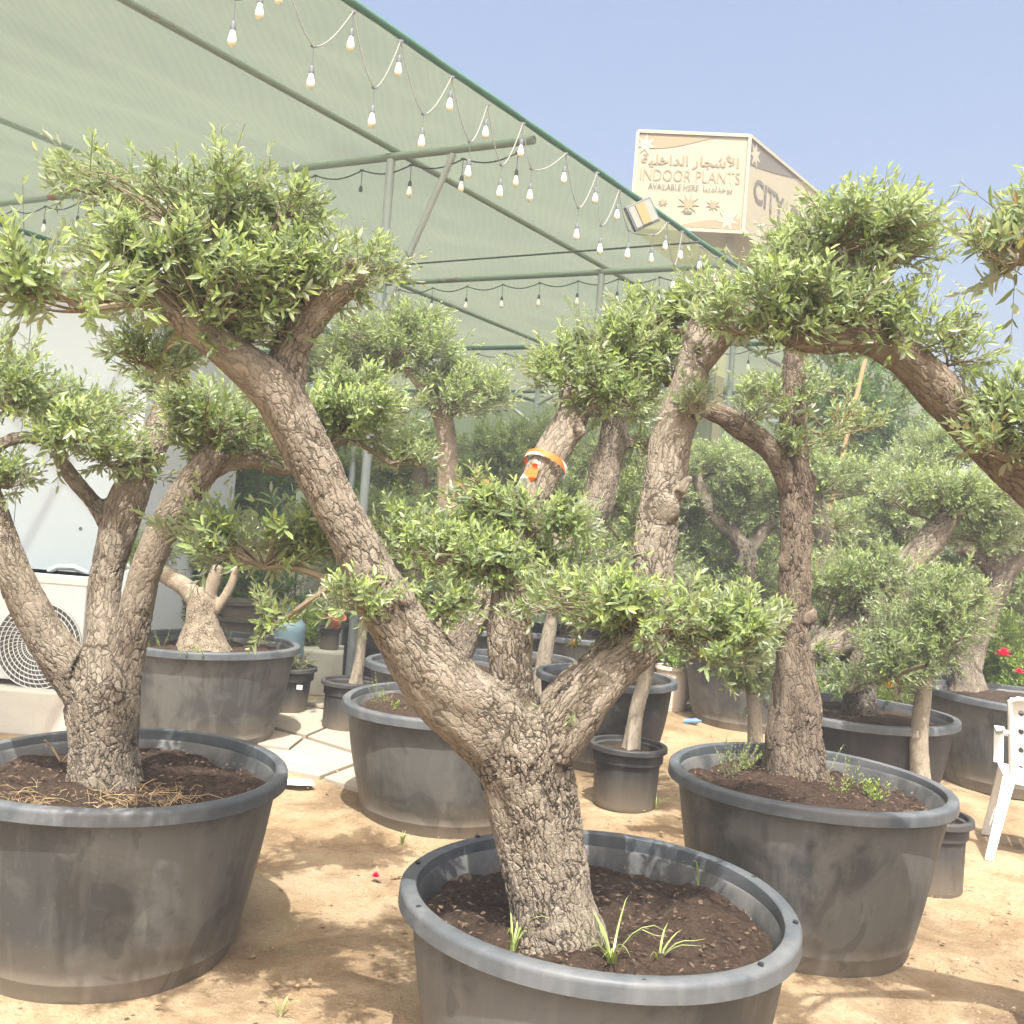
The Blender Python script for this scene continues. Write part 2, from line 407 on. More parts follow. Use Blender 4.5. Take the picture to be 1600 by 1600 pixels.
LITTER = mat_leaf('fallen_leaf', (.15, .10, .05), (.34, .30, .15), (.38, .30, .18), .1)
DARKBITS = mat_simple('soil_chip', (.11, .075, .05), .95)

# ------------------------------------------------------------------ numpy value noise
def vnoise(p, seed=0):
    p = np.asarray(p, float); i = np.floor(p).astype(np.int64); f = p - i; f = f*f*(3-2*f)
    def h(ix, iy, iz):
        n = (ix*374761393 + iy*668265263 + iz*2147483647 + seed*1274126177) & 0xffffffff
        n = ((n ^ (n >> 13)) * 1274126177) & 0xffffffff
        return ((n ^ (n >> 16)) & 0xffff) / 65535.0
    r = 0
    for dx in (0, 1):
        for dy in (0, 1):
            for dz in (0, 1):
                w = (f[:, 0] if dx else 1-f[:, 0]) * (f[:, 1] if dy else 1-f[:, 1]) * (f[:, 2] if dz else 1-f[:, 2])
                r = r + w * h(i[:, 0]+dx, i[:, 1]+dy, i[:, 2]+dz)
    return r * 2 - 1

# ------------------------------------------------------------------ trees
def unit(a): return a / (np.linalg.norm(a, axis=-1, keepdims=True) + 1e-9)

def catmull(C, R, step):
    C = np.asarray(C, float); R = np.asarray(R, float)
    if len(C) == 2:
        n = max(2, int(np.linalg.norm(C[1]-C[0]) / step)); t = np.linspace(0, 1, n)[:, None]
        return C[0]*(1-t) + C[1]*t, R[0]*(1-t[:, 0]) + R[1]*t[:, 0]
    E = np.vstack([2*C[0]-C[1], C, 2*C[-1]-C[-2]]); RR = np.concatenate([[R[0]], R, [R[-1]]])
    pts, rs = [], []
    for i in range(1, len(E) - 2):
        n = max(2, int(np.linalg.norm(E[i+1]-E[i]) / step))
        for t in np.linspace(0, 1, n, endpoint=(i == len(E)-3)):
            pts.append(.5*((2*E[i]) + (-E[i-1]+E[i+1])*t + (2*E[i-1]-5*E[i]+4*E[i+1]-E[i+2])*t*t + (-E[i-1]+3*E[i]-3*E[i+1]+E[i+2])*t**3))
            rs.append(RR[i]*(1-t) + RR[i+1]*t)
    return np.array(pts), np.array(rs)

def frames(pts):
    T = np.gradient(pts, axis=0); T = unit(T)
    a = np.array([1.0, 0, 0]) if abs(T[0][0]) < .8 else np.array([0, 1.0, 0])
    n = np.cross(T[0], a); n /= np.linalg.norm(n)
    N1 = []
    for t in T:
        n = n - t*(n @ t); n = n/np.linalg.norm(n); N1.append(n)
    N1 = np.array(N1); return T, N1, np.cross(T, N1)

def build_trunk(name, limbs, mat, parent, org, voxel=.008, lump=.010, remesh=True, seed=0, flare=None):
    """limbs: list of (points world, radii). Returns skeleton samples (points, radius)"""
    verts, quads, ngons, skp, skr, sk1, sk2, sks, skT = [], [], [], [], [], [], [], [], []
    vb = 0; n = 14
    bks = []
    for li, (C, R) in enumerate(limbs):
        pts, rs = catmull(C, R, .03)
        if flare is not None and li == 0:
            d = np.linalg.norm(pts - pts[0], axis=1); rs = rs * (1 + flare*np.exp(-d/.10))
        T, N1, N2 = frames(pts)
        L = np.concatenate([[0], np.cumsum(np.linalg.norm(np.diff(pts, axis=0), axis=1))]) + li*3.7 + seed*11
        an = np.linspace(0, 2*np.pi, n, endpoint=False)
        ring = pts[:, None] + rs[:, None, None]*(N1[:, None]*np.cos(an)[None, :, None] + N2[:, None]*np.sin(an)[None, :, None])
        verts.append(ring.reshape(-1, 3))
        bks.append(np.stack([(rs[:, None]*np.cos(an)).ravel(), (rs[:, None]*np.sin(an)).ravel(), np.repeat(L, n)], 1))
        m = len(pts)
        i = np.arange(m-1)[:, None]*n + np.arange(n)[None]; j = np.arange(m-1)[:, None]*n + (np.arange(n)[None]+1) % n
        quads.append(np.stack([i, j, j+n, i+n], -1).reshape(-1, 4) + vb)
        ngons.append(np.arange(n)[::-1] + vb); ngons.append(np.arange(n) + (m-1)*n + vb)
        vb += m*n
        skp.append(pts); skr.append(rs); sk1.append(N1); sk2.append(N2); sks.append(L); skT.append(T)
    V = np.vstack(verts); BK = np.vstack(bks)
    SP, SR = np.vstack(skp), np.concatenate(skr)
    polys = [np.vstack(quads), np.array(ngons)]
    if remesh:
        me = make_mesh(name, V, polys, mat)
        o = bpy.data.objects.new('tmp', me); COL.objects.link(o)
        md = o.modifiers.new('r', 'REMESH'); md.mode = 'VOXEL'; md.voxel_size = voxel
        dg = bpy.context.evaluated_depsgraph_get()
        m2 = bpy.data.meshes.new_from_object(o.evaluated_get(dg))
        bpy.data.objects.remove(o); bpy.data.meshes.remove(me)
        nv = len(m2.vertices); V = np.empty(nv*3, np.float32); m2.vertices.foreach_get('co', V); V = V.reshape(-1, 3).astype(float)
        ne = len(m2.edges); E = np.empty(ne*2, np.int32); m2.edges.foreach_get('vertices', E); E = E.reshape(-1, 2)
        nl = len(m2.loops); lo = np.empty(nl, np.int32); m2.loops.foreach_get('vertex_index', lo)
        npol = len(m2.polygons); lt = np.empty(npol, np.int32); m2.polygons.foreach_get('loop_total', lt)
        ls = np.empty(npol, np.int32); m2.polygons.foreach_get('loop_start', ls)
        q = lt == 4; t3 = lt == 3
        polys = []
        if q.any(): polys.append(lo[ls[q][:, None] + np.arange(4)])
        if t3.any(): polys.append(lo[ls[t3][:, None] + np.arange(3)])
        bpy.data.meshes.remove(m2)
        deg = np.bincount(E.ravel(), minlength=nv).astype(float)[:, None]
        for it in range(int(6 + .035/voxel)):
            S = np.zeros_like(V)
            for k in range(3):
                S[:, k] = np.bincount(E[:, 0], V[E[:, 1], k], nv) + np.bincount(E[:, 1], V[E[:, 0], k], nv)
            V = V*.4 + .6*S/np.maximum(deg, 1)
        # bark coordinates from the nearest limb sample
        N1s, N2s, Ss, Ts = np.vstack(sk1), np.vstack(sk2), np.concatenate(sks), np.vstack(skT)
        BK = np.zeros_like(V); near = np.zeros(nv)
        for c0 in range(0, nv, 8000):
            v = V[c0:c0+8000]
            d2 = ((v[:, None] - SP[None])**2).sum(-1)
            k = (np.sqrt(d2) - SR[None]).argmin(1)
            off = v - SP[k]
            BK[c0:c0+8000] = np.stack([(off*N1s[k]).sum(1), (off*N2s[k]).sum(1), Ss[k] + (off*Ts[k]).sum(1)], 1)
            near[c0:c0+8000] = SR[k]
        # lumps: radial displacement
        nrm = np.zeros_like(V)
        f = polys[0]
        fn = np.cross(V[f[:, 2]] - V[f[:, 0]], V[f[:, 3 if f.shape[1] == 4 else 1]] - V[f[:, 1 if f.shape[1] == 4 else 0]])
        for c in range(f.shape[1]):
            for k in range(3): nrm[:, k] += np.bincount(f[:, c], fn[:, k], nv)
        nrm = unit(nrm)
        disp = lump*(1.1*vnoise(BK*np.array([9, 9, 4.5]), seed) + .7*vnoise(BK*np.array([22, 22, 9]), seed+3))*np.clip(near/.07, .35, 1.5)
        if flare is not None:   # root buttresses near the base
            zz = V[:, 2] - limbs[0][0][0][2]
            an = np.arctan2(V[:, 1]-SP[0][1], V[:, 0]-SP[0][0])
            disp += .025*np.exp(-np.clip(zz, 0, 9)/.09)*np.sin(an*5 + seed)
        V = V + nrm*disp[:, None]
    me = make_mesh(name, V - org, polys, mat, smooth=True, vec=BK)
    link('trunk', me, parent)
    return SP, SR

class Leaves:
    def __init__(s, lod=0): s.lod = lod; s.V = []; s.C = []; s.n = 0; s.tv = []; s.tf = []; s.tn = 0
    def leaves(s, pos, ax, nor, ln, wd, tone, young, dead):
        side = unit(np.cross(ax, nor)); nor = np.cross(side, ax)
        ln = ln[:, None]; wd = wd[:, None]
        A = lambda t, x, z: pos + ax*ln*t + side*wd*x + nor*ln*z
        if s.lod == 0:
            v = np.stack([A(0, 0, 0), A(.32, 0, -.035), A(.68, 0, -.06), A(1, 0, -.12),
                          A(.28, -.45, .01), A(.68, -.45, -.02), A(.28, .45, .01), A(.68, .45, -.02)], 1)
        else:
            v = np.stack([A(0, 0, 0), A(.5, -.5, .02), A(1, 0, -.06), A(.5, .5, .02)], 1)
        k = v.shape[1]
        s.V.append(v.reshape(-1, 3))
        c = np.stack([tone, young, dead, np.ones_like(tone)], 1)
        s.C.append(np.repeat(c, k, 0)); s.n += len(pos)
    def tube(s, pts, r0, r1, n=4):
        pts = np.asarray(pts); m = len(pts); T, a, b = frames(pts)
        an = np.linspace(0, 2*np.pi, n, endpoint=False); r = np.linspace(r0, r1, m)
        ring = pts[:, None] + r[:, None, None]*(a[:, None]*np.cos(an)[None, :, None] + b[:, None]*np.sin(an)[None, :, None])
        i = np.arange(m-1)[:, None]*n + np.arange(n)[None]; j = np.arange(m-1)[:, None]*n + (np.arange(n)[None]+1) % n
        s.tf.append(np.stack([i, j, j+n, i+n], -1).reshape(-1, 4) + s.tn); s.tv.append(ring.reshape(-1, 3)); s.tn += m*n
    def stems(s, p, q, r):
        """straight three-sided stems, vectorised"""
        t = unit(q - p); a = unit(np.cross(t, np.array([.31, .77, .55]))); b = np.cross(t, a)
        ring = []
        for e, rr in ((p, r), (q, r*.5)):
            for k in range(3):
                an = 2*np.pi*k/3
                ring.append(e + rr*(a*math.cos(an) + b*math.sin(an)))
        V = np.stack(ring, 1); m = len(p)
        f = np.array([[0, 1, 4, 3], [1, 2, 5, 4], [2, 0, 3, 5]])
        s.tf.append((f[None] + np.arange(m)[:, None, None]*6).reshape(-1, 4) + s.tn); s.tv.append(V.reshape(-1, 3)); s.tn += m*6
    def shoots(s, base, d, L, nodes, leaf, young, bare=.15, stem=.0014, dead=0.0, ratio=.285):
        m = len(base)
        a = unit(np.cross(d, unit(rng.normal(size=(m, 3))))); b = np.cross(d, a)
        bend = rng.normal(size=(m, 3))*.10
        s.stems(base, base + (d + bend*.5)*L[:, None], np.full((m, 1), stem))
        ph0 = rng.uniform(0, 6.28, m)
        for i in range(nodes):
            t = bare + (1-bare)*(i+.6)/nodes
            for sgn in (0, 1):
                ph = ph0 + i*1.571 + sgn*np.pi + rng.normal(size=m)*.35
                rad = a*np.cos(ph)[:, None] + b*np.sin(ph)[:, None]
                open_ = np.radians(62 - 34*t + rng.normal(size=m)*13)
                ax = unit(d*np.cos(open_)[:, None] + rad*np.sin(open_)[:, None] + np.array([0, 0, -.08]))
                nor = unit(d*np.sin(open_)[:, None] - rad*np.cos(open_)[:, None] + rng.normal(size=(m, 3))*.28)
                ln = leaf*rng.uniform(.62, 1.12, m)*(1 - .38*max(0, t-.55)/.45)*(.75 if i == 0 else 1)
                keep = rng.random(m) > .10
                yg = np.clip(young*(.08 + .95*t**2) + rng.normal(size=m)*.10, 0, 1)
                dd = (rng.random(m) < dead)*.85
                s.leaves((base + (d + bend*t*.5)*(L*t)[:, None])[keep], ax[keep], nor[keep], ln[keep], (ln*ratio*rng.uniform(.85, 1.2, m))[keep],
                         rng.random(m)[keep], yg[keep], dd[keep])
    def build(s, parent, org, leafmat, name='crown', twig=None):
        V = np.vstack(s.V); k = 8 if s.lod == 0 else 4
        o = np.arange(len(V)//k)[:, None]*k
        if s.lod == 0:
            tri = np.array([[0, 1, 4], [2, 3, 5], [0, 6, 1], [2, 7, 3]]); qd = np.array([[1, 2, 5, 4], [1, 6, 7, 2]])
            TF = (tri[None] + o[:, :, None]).reshape(-1, 3); QF = (qd[None] + o[:, :, None]).reshape(-1, 4)
        else:
            tri = np.array([[0, 2, 1], [0, 3, 2]]); TF = (tri[None] + o[:, :, None]).reshape(-1, 3); QF = np.zeros((0, 4), int)
        C = np.vstack(s.C)
        mats = [leafmat]; polys = [TF]; idx = [np.zeros(len(TF), int)]
        if len(QF): polys.append(QF); idx.append(np.zeros(len(QF), int))
        if s.tv:
            T = np.vstack(s.tv); polys.append(np.vstack(s.tf) + len(V)); idx.append(np.ones(len(polys[-1]), int))
            V = np.vstack([V, T]); C = np.vstack([C, np.tile([[.5, 0, 0, 1]], (len(T), 1))]); mats = [leafmat, twig or TWIG]
        me = make_mesh(name, V - org, polys, mats, np.concatenate(idx), colors=C)
        return link(name, me, parent)

def pad(lv, c, rad, root, nb, leaf, ns=7, nodes=5, young=.9, upk=.62, flat=-.55, slen=1.0, dead=0.0, twr=.0045):
    """one cloud of foliage: branches run from the limb at root into the ellipsoid, leafy shoots stand on them"""
    c = np.asarray(c, float); rad = np.asarray(rad, float)
    bs, ds, yy = [], [], []
    full = rad; rad = np.maximum(rad - leaf*np.array([.3, .3, 1.0]), rad*.45); c = c - np.array([0, 0, leaf*.75])
    far = np.linalg.norm(root - c)
    if far > 1.15*rad.max():
        hub = c - np.array([0, 0, rad[2]*.75]) + (root - c)*.12
        t = np.linspace(0, 1, 9)[:, None]; mid = (root + hub)/2 + np.array([0, 0, .08*far]) + rng.normal(size=3)*.06*far
        lv.tube(root*(1-t)**2 + 2*mid*t*(1-t) + hub*t*t, twr*2.6, twr*1.5, 6); root = hub
    for i in range(nb):
        while True:
            u = rng.uniform(-1, 1, 3)
            q = (u**2).sum()
            if q <= 1 and u[2] > flat and q > rng.random()*.9: break
        # uneven outline
        k = 1 + .22*vnoise((c + u*rad)[None]*7.0, 5)[0]
        if rng.random() < .14: k *= rng.uniform(1.1, 1.42)
        e = c + u*rad*k
        mid = (root + e)/2 + np.array([0, 0, .12*np.linalg.norm(e-root)]) + rng.normal(size=3)*.12*np.linalg.norm(e-root)
        t = np.linspace(0, 1, 7)[:, None]
        pts = root*(1-t)**2 + 2*mid*t*(1-t) + e*t*t
        lv.tube(pts, twr*rng.uniform(.7, 1.3), .0018, 4)
        for j in range(ns):
            tt = 1 - .62*(j/ max(1, ns-1))**1.15 if j else 1.0
            tt = min(1, max(.25, tt + rng.normal()*.03))
            p = root*(1-tt)**2 + 2*mid*tt*(1-tt) + e*tt*tt
            p = p + rng.normal(size=3)*.012
            tan = unit(2*(1-tt)*(mid-root) + 2*tt*(e-mid))
            outw = (p - c)/rad; outw = outw/(np.linalg.norm(outw)+1e-6)
            d = .45*tan + .55*outw + np.array([0, 0, upk]) + rng.normal(size=3)*.42
            bs.append(p); ds.append(d/np.linalg.norm(d))
            yy.append(np.clip(.35 + .65*((p[2]-c[2])/rad[2]*.6 + .4) + rng.normal()*.2, .08, 1))
    bs = np.array(bs); ds = np.array(ds); yy = np.array(yy)*young
    L = leaf*rng.uniform(1.2, 2.6, len(bs))*slen*np.where(rng.random(len(bs)) < .07, 1.6, 1)
    lv.shoots(bs, ds, L, nodes, leaf, yy, dead=dead)

def limb(spec, wk=1.0):
    """[(px,py,z,width_px), ...] -> world points, radii"""
    return np.array([P(a, b, z) for a, b, z, w in spec]), np.array([w*wk*.5*z/F for a, b, z, w in spec])

def olive(name, label, group, limbs, pads, leaf=.055, lod=0, bark=None, leafmat=None, voxel=.008, lump=.010, remesh=True, seed=0, flare=.35,
          cat='olive tree', dens=1.0, young=.9, extra=None, wk=.94):
    L = [limb(s, wk) for s in limbs]
    org = L[0][0][0].copy()
    o = thing(name, label, cat, org, group)
    global LAST
    SP, SR = LAST = build_trunk(name + '_trunk', L, bark or BARK, o, org, voxel, lump, remesh, seed, flare)
    lv = Leaves(lod)
    for pd in pads:
        px, py, z, rx, ry = pd[:5]; kw = pd[5] if len(pd) > 5 else {}
        kw = dict(kw)
        c = P(px, py, z); rx *= z/F; ry *= z/F
        rd = kw.pop('rd', rx*.85); tgt = c - np.array([0, 0, ry*.7])
        if 'root' in kw: root = P(*kw.pop('root'))
        else: root = SP[((SP - tgt)**2).sum(1).argmin()]
        n_b = kw.pop('nb', None)
        lf = kw.pop('leaf', leaf)
        if n_b is None: n_b = max(5, int(dens*10.5*(rx*rd + rx*ry + rd*ry)/3/(lf*lf)*.215))
        kw.setdefault('young', young)
        pad(lv, c, (rx, rd, ry), root, n_b, lf, **kw)
    if extra: extra(lv, SP)
    lv.build(o, org, leafmat or LEAF)
    return o

# ================================================================== THE SETTING
def struct(name, o):
    o['kind'] = 'structure'; return o

# ground: one sheet to the horizon, finer near the camera
gx = np.unique(np.concatenate([np.linspace(-400, -12, 12), np.linspace(-12, 12, 161), np.linspace(12, 400, 12)]))
gy = np.unique(np.concatenate([np.linspace(-60, -2, 6), np.linspace(-2, 14, 121), np.linspace(14, 600, 14)]))
X, Y = np.meshgrid(gx, gy); pts = np.stack([X.ravel(), Y.ravel(), np.zeros(X.size)], 1)
near = np.clip(1 - np.maximum(np.abs(pts[:, 0]) - 8, np.abs(pts[:, 1] - 5) - 7)/4, 0, 1)
pts[:, 2] = near*(.016*vnoise(pts*1.3, 2) + .008*vnoise(pts*4.1, 3)) - .006
nx = len(gx); i = (np.arange(len(gy)-1)[:, None]*nx + np.arange(nx-1)[None]).ravel()
me = make_mesh('ground', pts, [np.stack([i, i+1, i+nx+1, i+nx], 1)], SAND, smooth=True)
struct('ground', link('ground', me))

# paving slabs beyond the left planters
mb = MB()
sl_px = [[(398,1128),(470,1100),(548,1118),(478,1148)], [(480,1150),(550,1120),(640,1140),(578,1180)], [(396,1132),(474,1151),(452,1168),(392,1160)],
         [(392,1166),(452,1172),(476,1153),(574,1184),(500,1212),(420,1196)], [(505,1214),(580,1186),(640,1196),(620,1250)], [(470,1098),(520,1082),(560,1100),(548,1114)]]
for q in sl_px:
    t = [G(a, b, .022 + .004*random.random()) for a, b in q]; n = len(t); m = sum(t)/n
    t = [m + (p - m)*.985 for p in t]
    bt = [p - np.array([0, 0, .05]) for p in t]
    mb.add(t + bt, [tuple(range(n))[::-1]] + [(k, (k+1) % n, n+(k+1) % n, n+k) for k in range(n)])
o = mb.build('path', PAVE, bevel=.006); struct('path', o)
o.data.validate()

# ------------------------------------------------------------------ shade canopy
Z0 = 6.0
D1 = RIGHT*((2035-800)/F) - UP*((1025-800)/F) + FWD            # runs away along the roof edge
D1 = D1/D1[1]
E0 = P(545, 0, Z0)
def ray_on_roof(px, py):
    """point of the roof plane seen at a pixel"""
    d = P(px, py, 1.0) - CAM
    return CAM + d*(((E0 - CAM) @ RN)/(d @ RN))
def edge_at(px):
    """point of the edge beam whose picture column is px"""
    d = lambda t: (lambda v: (v @ RIGHT)/(v @ FWD)*F + 800)(E0 + D1*t - CAM)
    lo, hi = -4.5, 40
    for _ in range(60):
        m = (lo+hi)/2
        if d(m) < px: lo = m
        else: hi = m
    return E0 + D1*lo
DX = P(-2300, 592, 1.0) - CAM; DX = DX/abs(DX[0])              # runs left along the cross beams
RN = np.cross(D1, DX); RN /= np.linalg.norm(RN)
def RT(t, s): return E0 + D1*t + DX*s                           # roof coordinates
def roof_ts(p):
    A = np.stack([D1, DX], 1); return np.linalg.lstsq(A, p - E0, rcond=None)[0]
canopy = thing('shade_canopy', 'large green shade net canopy on a steel pipe frame above the potted trees', 'canopy', (E0[0], E0[1], 0))
CO = np.array([E0[0], E0[1], 0])
C1t = roof_ts(ray_on_roof(832, 206))[0]; C2t = roof_ts(ray_on_roof(1140, 405))[0]
L2s = roof_ts(ray_on_roof(600, 226))[1]; L3s = roof_ts(ray_on_roof(607, 437))[1]; L4s = roof_ts(ray_on_roof(0, 350))[1]
span = C2t - C1t
CT = [C1t - span, C1t, C2t, C2t + span, C2t + 2*span, C2t + 3*span]
LS = [0, L2s, L3s, L4s, L4s + 3.2]
TEND = CT[-1]
# netting: sags a little between the beams, wrinkles
nt_, ns_ = 150, 110
tt = np.linspace(CT[0] - 2.5, TEND, nt_); ss = np.linspace(0, LS[-1], ns_)
TT, SS = np.meshgrid(tt, ss); g = E0 + D1*TT.ravel()[:, None] + DX*SS.ravel()[:, None]
tn = np.array(CT)
dist = np.abs(TT.ravel()[:, None] - tn[None]).min(1)/(span/2)
dl = np.abs(SS.ravel()[:, None] - np.array(LS)[None]).min(1)
q = np.stack([TT.ravel(), SS.ravel(), 0*TT.ravel()], 1)
sag = -.10*np.sin(np.clip(dist, 0, 1)*np.pi/2)*np.clip(dl/.5, 0, 1) + .035*vnoise(q*np.array([1.4, 4.5, 1]), 9) + .02*vnoise(q*np.array([2.5, 11, 1]), 11)
g[:, 2] += .03 + .06*np.clip(SS.ravel()/.5, 0, 1) + sag*np.clip(SS.ravel()/.4, 0, 1)
g[:, 2] = np.maximum(g[:, 2], 0)
i = (np.arange(ns_-1)[:, None]*nt_ + np.arange(nt_-1)[None]).ravel()
me = make_mesh('netting', g - CO, [np.stack([i, i+1, i+nt_+1, i+nt_], 1)], NET, smooth=True)
link('netting', me, canopy)
# pipes
def pipe(name, a, b, r, mat, n=10):
    mb = MB(); mb.tube([a, b], r, n); return mb.build(name, mat, canopy, True, org=CO)
for k, s in enumerate(LS):
    if k == 0: continue
    pipe('purlin', RT(CT[0] - 2.5, s), RT(TEND, s), .026 if k < 3 else .030, PIPE if k in (1, 2) else DARKPIPE)
mb = MB(); ed = [RT(t, 0) + np.array([0, 0, .002*math.sin(t*7)]) for t in np.linspace(CT[0]-2.5, TEND, 90)]
mb.tube(ed, [.027 + .002*math.sin(i*1.9) for i in range(90)], 10)
mb.build('edge_roll', NETG, canopy, True, org=CO)
for k, t in enumerate(CT):
    pipe('cross_beam', RT(t, .03) - np.array([0, 0, .065]), RT(t, LS[-1]) - np.array([0, 0, .065]), .032, PIPE if k < 3 else DARKPIPE)
for k, t in enumerate(CT[1:]):
    for j, s in enumerate(LS[1:4]):
        top = RT(t, s) - np.array([0, 0, .09])
        if top[0] < -2.4 and top[1] < 9.0: continue
        pipe('post', top, np.array([top[0], top[1], -.02]), .037, GALV)
        # plate under the beam
def brace(t, s, off, drop):
    a = RT(t, s - off) - np.array([0, 0, .1]); b = RT(t, s) - np.array([0, 0, drop])
    pipe('brace', a, b, .027, GALV)
sb = roof_ts(ray_on_roof(738, 238))[1]
brace(CT[1], LS[1], LS[1]-sb, 1.45)
brace(CT[2], LS[2], -1.2, 1.2); brace(CT[3], LS[2], 1.3, .9); brace(CT[3], LS[2], -1.5, 1.2); brace(CT[4], LS[2], 1.3, 1.2)
pipe('tie_wire', ray_on_roof(600, 402) - np.array([0, 0, .1]), ray_on_roof(1095, 362) - np.array([0, 0, .1]), .010, CABLED, 5)
# hanging net walls far behind
def netwall(name, label, a, b, z0, z1, mat):
    mb = MB(); a = np.array(a, float); b = np.array(b, float); n = 60
    d = b - a; nrm = np.array([-d[1], d[0], 0]); nrm /= np.linalg.norm(nrm)
    top = [a + d*k/n + nrm*.05*math.sin(k*1.7) for k in range(n+1)]
    v = [tuple(p + np.array([0, 0, z])) for z in (z0, z1) for p in top]
    v2 = [tuple(np.array(p) + nrm*.01) for p in v]; m = n + 1
    f = [(k, k+1, m+k+1, m+k) for k in range(n)]
    f2 = [(2*m + x for x in reversed(q)) for q in f]
    mb.add(v + v2, f + [tuple(q) for q in f2])
    o = mb.build(name, mat); return tag(o, label, 'net wall')
yb = E0[1] + TEND
netwall('net_wall', 'pale green net wall closing the far end under the canopy', (-9, yb - .6, 0), (E0[0] + D1[0]*TEND - .3, yb - .6, 0), 0, 3.7, NETW)
netwall('net_wall', 'strong green net screen beside the white cabin corner', (-5.2, 11.5, 0), (-2.7, 12.3, 0), 0, 2.7, NETG)
netwall('net_wall', 'dull grey green tarpaulin behind the slim background trunks', (-2.2, 14.5, 0), (1.6, 14.9, 0), .2, 1.95, NETW)

# ------------------------------------------------------------------ festoon strings
def drop(parent, org, top, ln, sc=1.0, bulb=True, dark=False):
    """a lamp hanging from the cable: short wire and socket, with its bulb as a sub-part"""
    top = np.array(top); wire = .09*sc if ln is None else ln
    mb = MB()
    mb.tube([top + np.array([0, 0, .012]), top - np.array([0, 0, wire])], .004*sc, 6)
    mb.lathe([(0, -wire), (.012*sc, -wire), (.016*sc, -wire-.012*sc), (.021*sc, -wire-.03*sc), (.021*sc, -wire-.062*sc), (.0, -wire-.064*sc)], 12, top)
    mb.box(top + np.array([0, 0, 0]), (.05*sc, .014*sc, .018*sc))
    s = mb.build('lamp_socket', SOCK if not dark else CABLED, parent, True, org=org)
    if bulb:
        b = MB(); b.lathe([(.013, 0), (.017, -.006), (.021, -.03), (.030, -.062), (.033, -.085), (.029, -.107), (.018, -.121), (0, -.126)], 16)
        b.v = [(x*sc, y*sc, z*sc) for x, y, z in b.v]
        bo = b.build('bulb', BULBM, s, True, loc=top - org - np.array([0, 0, wire + .060*sc]))
edge_spots = [(330,-92,'u'),(368,-2,'u'),(410,-35,'l'),(440,-62,'u'),(490,72,'l'),(552,18,'u'),(585,137,'l'),(626,64,'u'),(662,178,'l'),(706,120,'u'),(735,222,'l'),(762,163,'u'),(784,258,'l'),(817,193,'u'),(831,264,'l'),
              (884,240,'u'),(904,325,'l'),(933,270,'u'),(940,353,'l'),(967,298,'u'),(983,360,'l'),(1020,366,'l'),(1042,348,'u'),(1054,415,'l'),(1066,362,'u'),(1095,385,'u'),(1120,402,'u')]
fest = thing('festoon_lights', 'zigzag string of opal bulbs looped along the open edge of the canopy', 'string lights', E0)
FO = E0.copy()
path = []
for px, py, kk in edge_spots:
    e = edge_at(px)
    zd = (e - CAM) @ FWD
    p = P(px, py, zd*(.995 if kk == 'l' else .99)); path.append((p, kk, zd))
mb = MB(); mbd = MB()
for (a, ka, _), (b, kb, _) in zip(path[:-1], path[1:]):
    t = np.linspace(0, 1, 12)[:, None]
    lo = a if a[2] < b[2] else b
    mid = (a + b)/2; mid[2] -= .35*abs(a[2]-b[2]) + .03
    mid[:2] = mid[:2]*.75 + (.25)*lo[:2]
    mb.tube(list(a*(1-t)**2 + 2*mid*t*(1-t) + b*t*t), .0045, 6)
mb.build('cable', CABLEM, fest, True, org=FO)
for p, kk, zd in path: drop(fest, FO, p, .09 + .04*random.random(), .74)
def beam_string(label, t, s0, s1, n, skip=(), sc=.74):
    a = RT(t, s0) - np.array([0, 0, .15]); b = RT(t, s1) - np.array([0, 0, .15])
    o = thing('festoon_lights', label, 'string lights', a); pts = []
    cable = MB(); N_ = n*8
    pts = [a + (b-a)*k/N_ - np.array([0, 0, .05*abs(math.sin(k*math.pi/8))]) for k in range(N_+1)]
    cable.tube(pts, .006, 5); cable.build('cable', CABLED, o, True, org=a)
    for k in range(n+1): drop(o, a, pts[k*8], .13, sc, k not in skip, True)
beam_string('straight string of bulbs under the nearest cross beam of the canopy', CT[1], .15, LS[3]+2.4, 20, (3,))
beam_string('straight string of small bulbs under the middle cross beam of the canopy', CT[2], .2, LS[3]+2.0, 20, ())
beam_string('straight string of tiny bulbs under the dark green cross beam', CT[3], .2, LS[3]+1.0, 18, ())
beam_string('farthest faint string of bulbs deep under the canopy', CT[4], .2, LS[3], 14, ())

# floodlight on the edge
fp = P(1003, 335, (edge_at(1003) - CAM) @ FWD - .12)
fl = thing('floodlight', 'square tilted floodlight fixed to the canopy edge', 'floodlight', fp)
vx = unit(RIGHT*.80 - UP*(-.42) + FWD*.25); vn = unit(np.cross(vx, unit(UP*.8 - RIGHT*.35 - FWD*.1))); vn = vn if vn @ FWD < 0 else -vn
vy = np.cross(vn, vx); R3 = np.stack([vx, vy, vn], 1)
S_ = .26
mb = MB(); mb.box(np.zeros(3), (S_, S_*.86, .05), R3); mb.box(-vn*.045, (S_*.75, S_*.6, .05), R3)
mb.build('housing', SOCK, fl, bevel=.006)
mb = MB(); mb.box(vn*.027, (S_*.86, S_*.72, .006), R3); mb.build('lens', LAMPGLASS, fl)
mb = MB(); mb.box(vn*.034, (S_*.34, S_*.70, .006), R3); mb.build('led_panel', LAMPY, fl)
mb = MB(); ee = edge_at(1003) - fp; mb.tube([-vn*.06, -vn*.12 + ee*.3, ee], .014, 6); mb.build('bracket', SOCK, fl)

